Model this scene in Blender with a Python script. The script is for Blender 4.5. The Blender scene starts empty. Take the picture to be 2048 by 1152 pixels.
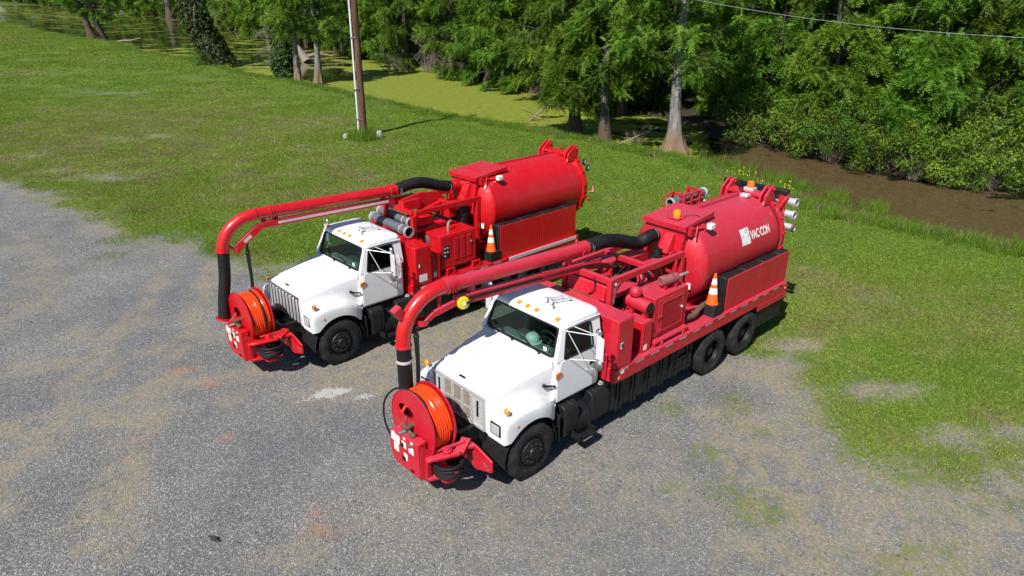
import bpy, bmesh, math, random
import numpy as np
from mathutils import Vector, Matrix
R = math.radians
rng = np.random.default_rng(7)
random.seed(7)
scene = bpy.context.scene
COL = scene.collection

# ------------------------------------------------------------ camera, sky, sun
cam_data = bpy.data.cameras.new('camera')
cam = bpy.data.objects.new('camera', cam_data)
COL.objects.link(cam)
cam_data.sensor_width = 36.0
cam_data.lens = 1388.855 / 2048 * 36.0
cam_data.clip_start = 0.1
cam_data.clip_end = 3000
CAM_H = 7.549
cam.matrix_world = Matrix.Translation((0, 0, CAM_H)) @ Matrix.Rotation(R(90 - 23.19), 4, 'X') @ Matrix.Rotation(R(0.45), 4, 'Z')
scene.camera = cam

SUN_EL = R(48)
SUN_DIR = Vector((-0.49, -0.872, 0)).normalized()      # horizontal direction towards the sun
world = bpy.data.worlds.new('World')
scene.world = world
world.use_nodes = True
wn = world.node_tree.nodes
wl = world.node_tree.links
wn.clear()
sky = wn.new('ShaderNodeTexSky')
sky.sky_type = 'NISHITA'
sky.sun_disc = False
sky.sun_elevation = SUN_EL
sky.sun_rotation = math.atan2(SUN_DIR.x, SUN_DIR.y)
sky.air_density = 1.0
sky.dust_density = 0.1
sky.ozone_density = 4.0
bg = wn.new('ShaderNodeBackground')
bg.inputs['Strength'].default_value = 0.065
wo = wn.new('ShaderNodeOutputWorld')
wl.new(sky.outputs[0], bg.inputs['Color'])
wl.new(bg.outputs[0], wo.inputs['Surface'])

sun_data = bpy.data.lights.new('sun', 'SUN')
sun_data.energy = 5.0
sun_data.angle = R(0.53)
sun_data.color = (1.0, 0.95, 0.88)
sun = bpy.data.objects.new('sun', sun_data)
COL.objects.link(sun)
to_sun = Vector((SUN_DIR.x * math.cos(SUN_EL), SUN_DIR.y * math.cos(SUN_EL), math.sin(SUN_EL)))
sun.rotation_euler = to_sun.to_track_quat('Z', 'Y').to_euler()
sun.location = (-20, -30, 40)

scene.view_settings.view_transform = 'Standard'
scene.view_settings.look = 'None'
scene.view_settings.exposure = 0.45
scene.view_settings.gamma = 1.0
scene.view_settings.use_curve_mapping = False
scene.cycles.max_bounces = 5
scene.cycles.diffuse_bounces = 2
scene.cycles.glossy_bounces = 2
scene.cycles.transmission_bounces = 3
scene.cycles.transparent_max_bounces = 8

# ------------------------------------------------------------ material helpers
class NT:
    def __init__(self, name):
        self.m = bpy.data.materials.new(name)
        self.m.use_nodes = True
        self.n = self.m.node_tree.nodes
        self.l = self.m.node_tree.links
        self.n.clear()
        self.out = self.n.new('ShaderNodeOutputMaterial')
        self.tc = None
        self.dim = '3D'
    def node(self, t, **kw):
        x = self.n.new(t)
        for k, v in kw.items():
            setattr(x, k, v)
        return x
    def link(self, a, b):
        self.l.new(a, b)
    def set(self, sock, v):
        if hasattr(v, 'is_linked') or isinstance(v, bpy.types.NodeSocket):
            self.l.new(v, sock)
        else:
            if isinstance(v, (tuple, list)) and len(v) == 3 and sock.type == 'RGBA':
                v = (*v, 1)
            sock.default_value = v
    def coord(self, kind='Object'):
        if self.tc is None:
            self.tc = self.node('ShaderNodeTexCoord')
        return self.tc.outputs[kind]
    def noise(self, scale, detail=4, rough=.55, co=None, dist=0):
        x = self.node('ShaderNodeTexNoise', noise_dimensions=self.dim)
        x.inputs['Scale'].default_value = scale
        x.inputs['Detail'].default_value = detail
        x.inputs['Roughness'].default_value = rough
        x.inputs['Distortion'].default_value = dist
        self.link(co or self.coord(), x.inputs['Vector'])
        return x.outputs['Fac']
    def vor(self, scale, co=None, feature='F1'):
        x = self.node('ShaderNodeTexVoronoi', feature=feature, voronoi_dimensions=self.dim)
        x.inputs['Scale'].default_value = scale
        self.link(co or self.coord(), x.inputs['Vector'])
        return x
    def ramp(self, fac, stops, mode='LINEAR'):
        x = self.node('ShaderNodeValToRGB')
        cr = x.color_ramp
        cr.interpolation = mode
        while len(cr.elements) < len(stops):
            cr.elements.new(0.5)
        for e, (p, c) in zip(cr.elements, stops):
            e.position = p
            e.color = (*c, 1) if len(c) == 3 else c
        self.set(x.inputs[0], fac)
        return x.outputs[0]
    def rng(self, v, a, b, c=0., d=1., smooth=False):
        x = self.node('ShaderNodeMapRange', interpolation_type='SMOOTHSTEP' if smooth else 'LINEAR')
        self.set(x.inputs[0], v)
        for i, q in enumerate((a, b, c, d)):
            x.inputs[i + 1].default_value = q
        return x.outputs[0]
    def mix(self, fac, a, b, blend='MIX'):
        x = self.node('ShaderNodeMix', data_type='RGBA', blend_type=blend)
        self.set(x.inputs[0], fac)
        self.set(x.inputs[6], a)
        self.set(x.inputs[7], b)
        return x.outputs[2]
    def math(self, op, a, b=0., clamp=False):
        x = self.node('ShaderNodeMath', operation=op, use_clamp=clamp)
        self.set(x.inputs[0], a)
        self.set(x.inputs[1], b)
        return x.outputs[0]
    def attr(self, name):
        x = self.node('ShaderNodeAttribute', attribute_name=name)
        return x.outputs['Fac']
    def bump(self, h, strength=.3, dist=.02, normal=None):
        x = self.node('ShaderNodeBump')
        x.inputs['Strength'].default_value = strength
        x.inputs['Distance'].default_value = dist
        self.link(h, x.inputs['Height'])
        if normal is not None:
            self.link(normal, x.inputs['Normal'])
        return x.outputs[0]
    def pbr(self, color, rough=.5, metal=0., spec=.5, normal=None, **kw):
        p = self.node('ShaderNodeBsdfPrincipled')
        self.set(p.inputs['Base Color'], color)
        self.set(p.inputs['Roughness'], rough)
        self.set(p.inputs['Metallic'], metal)
        self.set(p.inputs['Specular IOR Level'], spec)
        if normal is not None:
            self.link(normal, p.inputs['Normal'])
        for k, v in kw.items():
            self.set(p.inputs[k], v)
        return p.outputs[0]
    def done(self, sh):
        self.link(sh, self.out.inputs['Surface'])
        return self.m

MAT = {}
def paint(name, col, rough=.35, fade=None, fade_amt=.3, dirt=(.16, .13, .1), dirt_amt=.25, spec=.5, coat=.3, bump=.0, chalky=0.):
    t = NT(name)
    c = col
    if fade is not None:
        f = t.rng(t.noise(1.7, 6, .72), .40, .66, 0, fade_amt)
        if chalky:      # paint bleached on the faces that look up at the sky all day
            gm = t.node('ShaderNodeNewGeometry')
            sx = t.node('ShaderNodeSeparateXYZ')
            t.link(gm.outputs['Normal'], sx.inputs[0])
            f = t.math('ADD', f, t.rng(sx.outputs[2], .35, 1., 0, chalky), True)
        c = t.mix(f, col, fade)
    d = t.rng(t.noise(3.1, 5, .68), .52, .8, 0, dirt_amt)
    c = t.mix(d, c, dirt)
    mp = t.node('ShaderNodeMapping')            # rain streaks and dust runs
    mp.inputs['Scale'].default_value = (7, 7, .6)
    t.link(t.coord(), mp.inputs[0])
    c = t.mix(t.rng(t.noise(2.2, 4, .7, mp.outputs[0]), .52, .78, 0, dirt_amt * .9), c, dirt)
    r = t.rng(t.noise(9, 2), .3, .7, rough * .8, min(1, rough * 1.35))
    nrm = t.bump(t.noise(14, 3), bump, .01) if bump else None
    MAT[name] = t.done(t.pbr(c, r, 0, spec, nrm, **{'Coat Weight': coat, 'Coat Roughness': .12}))
def simple(name, col, rough=.5, metal=0., var=.25, scale=8, spec=.5, bump=0., bscale=40, **kw):
    t = NT(name)
    dark = tuple(x * (1 - var) for x in col)
    c = t.mix(t.rng(t.noise(scale, 4, .65), .3, .7), dark, col)
    nrm = t.bump(t.noise(bscale, 4), bump, .01) if bump else None
    MAT[name] = t.done(t.pbr(c, t.rng(t.noise(scale * 1.7, 1), .3, .7, rough * .85, min(1, rough * 1.2)), metal, spec, nrm, **kw))

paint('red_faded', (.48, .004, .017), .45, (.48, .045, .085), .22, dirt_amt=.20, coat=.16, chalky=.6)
paint('red_deep', (.52, .003, .007), .36, (.44, .012, .028), .22, dirt_amt=.15, coat=.28)
paint('white_paint', (.74, .75, .76), .3, (.68, .69, .70), .4, dirt=(.50, .47, .42), dirt_amt=.3, coat=.35)
simple('black_plastic', (.013, .0135, .015), .5, 0, .4, 5, spec=.35, bump=.1)
simple('black_frame', (.010, .010, .011), .55, 0, .4, 5, spec=.4, bump=.15)
simple('rubber_hose', (.011, .0115, .0125), .62, 0, .3, 6, spec=.3)
simple('dark_steel', (.06, .06, .06), .45, .6, .3, 10)
simple('bright_bar', (.72, .73, .76), .22, .55, .12, 6)
simple('alum', (.66, .67, .68), .36, .45, .2, 12)
simple('chrome', (.78, .78, .80), .16, 1., .1, 6)
simple('steel', (.30, .29, .28), .5, .8, .4, 10)
simple('rusty', (.16, .10, .07), .8, .2, .5, 14, bump=.3)
simple('pipe_grey', (.20, .215, .245), .42, .4, .3, 8)
simple('orange_hose', (.90, .060, .005), .22, 0, .15, 9)
simple('cone_orange', (.90, .12, .008), .5, 0, .2, 9)
simple('cone_white', (.78, .78, .76), .5, 0, .12, 9)
simple('white_sticker', (.80, .80, .78), .5, 0, .2, 18)
simple('tape_white', (.56, .53, .57), .4, 0, .25, 12)
simple('tape_red', (.45, .012, .02), .4, 0, .25, 12)
simple('amber', (.88, .30, .01), .25, 0, .25, 12, spec=.7)
simple('amber_dark', (.72, .17, .008), .25, 0, .25, 12, spec=.7)
simple('yellow', (.88, .66, .02), .45, 0, .2, 9)
simple('lens', (.50, .52, .54), .15, 0, .35, 30, spec=.7)
simple('mirror_back', (.74, .75, .77), .3, .3, .1, 8)
simple('interior_dark', (.035, .036, .038), .7, 0, .4, 8)
simple('dash_grey', (.15, .22, .21), .7, 0, .2, 8)
simple('seat_cloth', (.06, .05, .05), .9, 0, .3, 20)
simple('hard_hat', (.72, .82, .80), .3, 0, .05, 8)
simple('reel_red_dark', (.45, .008, .022), .45, 0, .2, 8)
simple('concrete', (.45, .45, .44), .9, 0, .4, 9, bump=.4)
simple('pvc', (.72, .73, .74), .5, 0, .25, 2.5)
simple('wire_metal', (.34, .35, .36), .6, .2, .1, 3)
simple('muffler', (.42, .13, .14), .65, .3, .55, 9, bump=.2)
simple('flower_white', (.78, .80, .72), .8, 0, .1, 4)
simple('flower_yellow', (.75, .62, .03), .8, 0, .1, 4)
simple('scrap_black', (.02, .02, .022), .7, 0, .4, 20)

def mat_tyre():
    t = NT('tyre')
    c = t.mix(t.rng(t.noise(5, 5, .7), .42, .75, 0, .75), (.012, .012, .013), (.060, .056, .050))
    MAT['tyre'] = t.done(t.pbr(c, .78, 0, .35, t.bump(t.noise(60, 3), .25, .006)))
mat_tyre()
def mat_glass():
    t = NT('glass')
    tr = t.node('ShaderNodeBsdfTransparent')
    tr.inputs[0].default_value = (.42, .56, .52, 1)
    gl = t.node('ShaderNodeBsdfGlossy')
    gl.inputs['Roughness'].default_value = .02
    gl.inputs['Color'].default_value = (.9, .95, .95, 1)
    lw = t.node('ShaderNodeFresnel')
    lw.inputs['IOR'].default_value = 1.5
    mx = t.node('ShaderNodeMixShader')
    t.link(t.math('MULTIPLY', lw.outputs[0], .05), mx.inputs[0])
    t.link(tr.outputs[0], mx.inputs[1])
    t.link(gl.outputs[0], mx.inputs[2])
    MAT['glass'] = t.done(mx.outputs[0])
mat_glass()
def mat_perf(name, base, hole, scale):
    # woven / perforated metal sheet: pits as relief and colour of the punched holes
    t = NT(name)
    v = t.vor(scale)
    f = t.rng(v.outputs['Distance'], .25, .42)
    c = t.mix(f, hole, base)
    MAT[name] = t.done(t.pbr(c, .5, .3, .5, t.bump(f, .6, .01)))
mat_perf('mesh_alum', (.60, .61, .60), (.30, .29, .27), 60)
mat_perf('mesh_tan', (.36, .32, .25), (.10, .085, .07), 55)
mat_perf('mesh_red', (.46, .010, .025), (.20, .004, .01), 45)

def mat_wood():
    t = NT('pole_wood')
    mp = t.node('ShaderNodeMapping')
    mp.inputs['Scale'].default_value = (9, 9, .55)
    t.link(t.coord(), mp.inputs[0])
    n = t.noise(1.6, 8, .7, mp.outputs[0])
    c = t.ramp(n, [(.3, (.035, .018, .012)), (.5, (.11, .055, .037)), (.72, (.20, .12, .09))])
    MAT['pole_wood'] = t.done(t.pbr(c, .9, 0, .2, t.bump(n, .6, .02)))
mat_wood()
def mat_bark(name, a, b, c3, base=None):
    t = NT(name)
    mp = t.node('ShaderNodeMapping')
    mp.inputs['Scale'].default_value = (6, 6, .8)
    t.link(t.coord(), mp.inputs[0])
    n = t.noise(1.5, 8, .7, mp.outputs[0])
    c = t.ramp(n, [(.3, a), (.5, b), (.72, c3)])
    if base:
        sp = t.node('ShaderNodeSeparateXYZ')
        t.link(t.coord(), sp.inputs[0])
        z = t.math('ADD', sp.outputs[2], t.rng(t.noise(1.3, 4), .3, .7, -.35, .35))
        c = t.mix(t.rng(z, .35, 1.1, 1, 0), c, base)
    MAT[name] = t.done(t.pbr(c, .92, 0, .15, t.bump(n, .8, .03)))
mat_bark('bark_cypress', (.07, .065, .06), (.19, .18, .17), (.33, .32, .30), (.20, .14, .09))
mat_bark('bark_mid', (.030, .027, .023), (.085, .076, .066), (.17, .155, .14), (.10, .07, .05))
mat_bark('bark_dark', (.02, .018, .015), (.06, .05, .04), (.13, .11, .09))
mat_bark('twig', (.10, .08, .06), (.20, .165, .13), (.34, .29, .24))
mat_bark('dead_wood', (.12, .10, .085), (.22, .19, .16), (.34, .31, .27))

def mat_leaf(name, c0, c1, c2, trans=.35, hue=.03):
    t = NT(name)
    a = t.attr('tint')
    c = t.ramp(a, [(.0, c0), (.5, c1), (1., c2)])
    oi = t.node('ShaderNodeObjectInfo')
    hs = t.node('ShaderNodeHueSaturation')
    t.link(t.rng(oi.outputs['Random'], 0, 1, .5 - hue, .5 + hue * .6), hs.inputs['Hue'])
    t.link(t.rng(t.math('FRACT', t.math('MULTIPLY', oi.outputs['Random'], 7.31)), 0, 1, .72, 1.18), hs.inputs['Value'])
    t.link(c, hs.inputs['Color'])
    d = t.pbr(hs.outputs[0], .55, 0, .25)
    tr = t.node('ShaderNodeBsdfTranslucent')
    br = t.mix(.5, hs.outputs[0], (.22, .30, .03))
    t.link(br, tr.inputs[0])
    mx = t.node('ShaderNodeMixShader')
    mx.inputs[0].default_value = trans
    t.link(d, mx.inputs[1])
    t.link(tr.outputs[0], mx.inputs[2])
    MAT[name] = t.done(mx.outputs[0])
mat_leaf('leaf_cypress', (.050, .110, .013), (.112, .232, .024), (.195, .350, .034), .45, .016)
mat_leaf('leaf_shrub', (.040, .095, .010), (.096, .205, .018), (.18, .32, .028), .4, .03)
mat_leaf('leaf_ivy', (.014, .032, .008), (.030, .060, .012), (.06, .10, .018), .15)
mat_leaf('leaf_grass', (.112, .200, .018), (.202, .320, .034), (.35, .385, .085), .42, .0)
mat_leaf('leaf_tall', (.075, .17, .014), (.13, .25, .02), (.22, .30, .04), .4, .0)
mat_leaf('leaf_dry', (.15, .125, .06), (.24, .20, .10), (.36, .30, .16), .3, .0)

# ------------------------------------------------------------ mesh helpers
def V(*a):
    return Vector(a)
class MB:
    def __init__(s):
        s.v = []
        s.f = []
    def add(s, vs, fs):
        o = len(s.v)
        s.v.extend([tuple(x) for x in vs])
        s.f.extend([tuple(i + o for i in f) for f in fs])
        return s
    def box(s, x0, x1, y0, y1, z0, z1):
        x0, x1 = min(x0, x1), max(x0, x1)
        y0, y1 = min(y0, y1), max(y0, y1)
        z0, z1 = min(z0, z1), max(z0, z1)
        return s.add([(x0, y0, z0), (x1, y0, z0), (x1, y1, z0), (x0, y1, z0), (x0, y0, z1), (x1, y0, z1), (x1, y1, z1), (x0, y1, z1)],
                     [(3, 2, 1, 0), (4, 5, 6, 7), (0, 1, 5, 4), (1, 2, 6, 5), (2, 3, 7, 6), (3, 0, 4, 7)])
    def hexa(s, b, t):
        """b, t: four bottom and four top corners, same winding (ccw from above)"""
        return s.add(list(b) + list(t), [(3, 2, 1, 0), (4, 5, 6, 7), (0, 1, 5, 4), (1, 2, 6, 5), (2, 3, 7, 6), (3, 0, 4, 7)])
    def beam(s, p0, p1, w, h, up=(0, 0, 1)):
        p0, p1, up = Vector(p0), Vector(p1), Vector(up)
        d = (p1 - p0).normalized()
        sd = d.cross(up).normalized()
        u = sd.cross(d)
        q = []
        for p in (p0, p1):
            for a, b in ((-1, -1), (1, -1), (1, 1), (-1, 1)):
                q.append(p + sd * a * w / 2 + u * b * h / 2)
        return s.add(q, [(0, 1, 2, 3), (7, 6, 5, 4), (0, 4, 5, 1), (1, 5, 6, 2), (2, 6, 7, 3), (3, 7, 4, 0)])
    def prism(s, poly, axis, a, b):
        n = len(poly)
        def P(p, c):
            return {'x': (c, p[0], p[1]), 'y': (p[0], c, p[1]), 'z': (p[0], p[1], c)}[axis]
        s.add([P(p, a) for p in poly] + [P(p, b) for p in poly],
              [tuple(range(n))[::-1], tuple(range(n, 2 * n))] + [(i, (i + 1) % n, n + (i + 1) % n, n + i) for i in range(n)])
        return s
    def tube(s, path, r, n=12, caps=True, rs=None):
        path = [Vector(p) for p in path]
        m = len(path)
        T = []
        for i in range(m):
            T.append((path[min(i + 1, m - 1)] - path[max(i - 1, 0)]).normalized())
        up = Vector((0, 0, 1)) if abs(T[0].z) < .9 else Vector((1, 0, 0))
        u = T[0].cross(up).normalized()
        vs = []
        for i in range(m):
            u = (u - T[i] * u.dot(T[i])).normalized()
            w = T[i].cross(u)
            rr = rs[i] if rs is not None else r
            for k in range(n):
                a = 2 * math.pi * k / n
                vs.append(path[i] + (u * math.cos(a) + w * math.sin(a)) * rr)
        fs = []
        for i in range(m - 1):
            for k in range(n):
                k2 = (k + 1) % n
                fs.append((i * n + k, i * n + k2, (i + 1) * n + k2, (i + 1) * n + k))
        if caps:
            fs.append(tuple(range(n))[::-1])
            fs.append(tuple((m - 1) * n + k for k in range(n)))
        return s.add(vs, fs)
    def cyl(s, p0, p1, r, r1=None, n=16, caps=True):
        return s.tube([p0, p1], r, n, caps, [r, r if r1 is None else r1])
    def lathe(s, prof, origin, axis, n=32, closed=False):
        """prof: list of (radius, distance along axis)"""
        o, ax = Vector(origin), Vector(axis).normalized()
        up = Vector((0, 0, 1)) if abs(ax.z) < .9 else Vector((1, 0, 0))
        u = ax.cross(up).normalized()
        w = ax.cross(u)
        vs = []
        for r, h in prof:
            for k in range(n):
                a = 2 * math.pi * k / n
                vs.append(o + ax * h + (u * math.cos(a) + w * math.sin(a)) * r)
        m = len(prof)
        fs = []
        for i in range(m - 1 + (1 if closed else 0)):
            j = (i + 1) % m
            for k in range(n):
                k2 = (k + 1) % n
                fs.append((i * n + k, j * n + k, j * n + k2, i * n + k2))
        return s.add(vs, fs)
    def disc(s, c, axis, r, n=16, th=.01):
        c, ax = Vector(c), Vector(axis).normalized()
        return s.cyl(c, c + ax * th, r, None, n)
    def sphere(s, c, r, n=12, m=8, sz=(1, 1, 1), z0=-1.):
        c = Vector(c)
        vs = []
        for i in range(m + 1):
            t = math.pi * i / m
            zz = max(math.cos(t), z0)
            rr = math.sin(t) if math.cos(t) >= z0 else math.sqrt(max(0, 1 - z0 * z0))
            for k in range(n):
                a = 2 * math.pi * k / n
                vs.append((c.x + r * sz[0] * rr * math.cos(a), c.y + r * sz[1] * rr * math.sin(a), c.z + r * sz[2] * zz))
        fs = [(i * n + k, (i + 1) * n + k, (i + 1) * n + (k + 1) % n, i * n + (k + 1) % n) for i in range(m) for k in range(n)]
        return s.add(vs, fs)
    def mesh(s, name, smooth=True, angle=38):
        me = bpy.data.meshes.new(name)
        me.from_pydata(s.v, [], s.f)
        me.validate()
        if smooth:
            me.polygons.foreach_set('use_smooth', [True] * len(me.polygons))
            me.set_sharp_from_angle(angle=R(angle))
        return me
    def build(s, name, mat, parent=None, bevel=0., smooth=True, label=None, angle=38, fix=True):
        me = s.mesh(name, smooth, angle)
        if fix:
            bm = bmesh.new()
            bm.from_mesh(me)
            bmesh.ops.remove_doubles(bm, verts=bm.verts, dist=1e-5)
            bmesh.ops.recalc_face_normals(bm, faces=bm.faces)
            bm.to_mesh(me)
            bm.free()
            if smooth:
                me.set_sharp_from_angle(angle=R(angle))
        me.materials.append(MAT[mat])
        o = bpy.data.objects.new(name, me)
        COL.objects.link(o)
        o.parent = parent
        if bevel:
            b = o.modifiers.new('bevel', 'BEVEL')
            b.width = bevel
            b.segments = 2
            b.limit_method = 'ANGLE'
            b.angle_limit = R(40)
        if label:
            o['label'] = label
        return o

def obj(name, me, parent=None, mat=None):
    o = bpy.data.objects.new(name, me)
    if mat:
        me.materials.clear()
        me.materials.append(MAT[mat])
    COL.objects.link(o)
    o.parent = parent
    return o
def tag(o, label=None, cat=None, group=None, kind=None):
    if label: o['label'] = label
    if cat: o['category'] = cat
    if group: o['group'] = group
    if kind: o['kind'] = kind
    return o
def empty(name, loc, rz=0, label=None, cat=None, group=None):
    o = bpy.data.objects.new(name, None)
    o.empty_display_size = .3
    COL.objects.link(o)
    o.location = loc
    o.rotation_euler = (0, 0, rz)
    return tag(o, label, cat, group)
def arc(c, r, a0, a1, n):
    return [(c[0] + r * math.cos(a0 + (a1 - a0) * i / n), c[1] + r * math.sin(a0 + (a1 - a0) * i / n)) for i in range(n + 1)]

# numpy value noise
def vnoise(x, y, seed=0):
    xi = np.floor(x).astype(np.int64)
    yi = np.floor(y).astype(np.int64)
    xf = x - xi
    yf = y - yi
    def h(a, b):
        n = (a * 374761393 + b * 668265263 + seed * 974711) & 0xFFFFFFFF
        n = ((n ^ (n >> 13)) * 1274126177) & 0xFFFFFFFF
        n = (n ^ (n >> 16)) & 0xFFFFFFFF
        return n / 4294967295.0
    u = xf * xf * (3 - 2 * xf)
    v = yf * yf * (3 - 2 * yf)
    return (h(xi, yi) * (1 - u) + h(xi + 1, yi) * u) * (1 - v) + (h(xi, yi + 1) * (1 - u) + h(xi + 1, yi + 1) * u) * v
def fbm(x, y, seed=0, oct=4):
    s = np.zeros_like(x, dtype=float)
    a, t = .5, 0
    for i in range(oct):
        s += a * vnoise(x * 2 ** i, y * 2 ** i, seed + i * 17)
        t += a
        a *= .5
    return s / t
def poly_sd(x, y, poly):
    """signed distance, positive inside"""
    P = np.array(poly, float)
    n = len(P)
    d = np.full(x.shape, 1e9)
    ins = np.zeros(x.shape, bool)
    for i in range(n):
        a, b = P[i], P[(i + 1) % n]
        e = b - a
        wx, wy = x - a[0], y - a[1]
        t = np.clip((wx * e[0] + wy * e[1]) / (e @ e + 1e-12), 0, 1)
        d = np.minimum(d, np.hypot(wx - t * e[0], wy - t * e[1]))
        c = ((a[1] <= y) & (b[1] > y)) | ((b[1] <= y) & (a[1] > y))
        xs = a[0] + (y - a[1]) * e[0] / (e[1] if abs(e[1]) > 1e-9 else 1e-9)
        ins ^= c & (x < xs)
    return np.where(ins, d, -d)
def sstep(x, a, b):
    t = np.clip((x - a) / (b - a), 0, 1)
    return t * t * (3 - 2 * t)
def blob(x, y, cx, cy, rx, ry, rot=0, soft=.6, seed=3, nz=.5, ns=1.6):
    c, s_ = math.cos(rot), math.sin(rot)
    u = ((x - cx) * c + (y - cy) * s_) / rx
    v = (-(x - cx) * s_ + (y - cy) * c) / ry
    d = np.hypot(u, v) + nz * (fbm(x * ns / min(rx, ry), y * ns / min(rx, ry), seed) - .5) * 2
    return 1 - sstep(d, 1 - soft, 1 + soft)

# ------------------------------------------------------------ the ground and the water
WATER_Z = -0.35
NEAR_SHORE = [(-240, 290), (-120.4, 173.6), (-91.5, 141.0), (-68.6, 118.9), (-59.7, 112.0), (-48.6, 96.1), (-38.9, 87.5), (-32.7, 80.7), (-25.5, 71.2),
              (-18.4, 64.9), (-13.6, 59.4), (-8.5, 53.1), (-2.9, 46.7), (-.9, 45.1), (3.1, 41.7), (7.1, 37.4), (9.3, 35.0), (9.9, 32.9),
              (11.7, 29.7), (13.1, 26.0), (15.0, 24.1), (17.3, 22.1), (26, 16), (45, 6)]
FAR_SHORE = [(52, 14), (30, 25.5), (22.3, 29.6), (19.5, 30.3), (17.5, 33.1), (15.3, 36.9), (13.4, 39.4), (11.8, 41.2), (11, 46), (6, 55), (1, 64), (-5, 75),
             (-10, 83), (-20, 92), (-26, 102), (-34, 116), (-44, 129), (-65, 158), (-106, 222), (-240, 370)]
FOREST_POLY = FAR_SHORE + [(-240, 2600), (1600, 2600), (1600, 14)]
WATER_POLY = NEAR_SHORE + FAR_SHORE
GRAVEL_POLY = [(-90, 56), (-60, 44), (-35, 34), (-21.1, 27.9), (-19.3, 26.9), (-15.8, 24.6), (-12.9, 21.8), (-11.1, 20.9), (-9.3, 20.3), (-8.0, 19.9), (-6.6, 18.9),
               (-5.0, 17.6), (-3.5, 16.9), (-.6, 16.3), (2.2, 15.4), (4.2, 14.2), (5.1, 13.2), (5.7, 12.9), (6.2, 12.3), (5.7, 11), (5.5, 10.1),
               (6.1, 9.3), (7.6, 9.6), (9.5, 10.5), (14, 12.3), (30, 14), (60, 20), (60, -60), (-90, -60)]

def axis_lines(lo, a, b, hi, step, grow):
    l = list(np.arange(a, b + 1e-6, step))
    s, v = step, b
    while v < hi:
        s *= grow
        v += s
        l.append(v)
    s, v = step, a
    while v > lo:
        s *= grow
        v -= s
        l.insert(0, v)
    return np.array(l)

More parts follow.
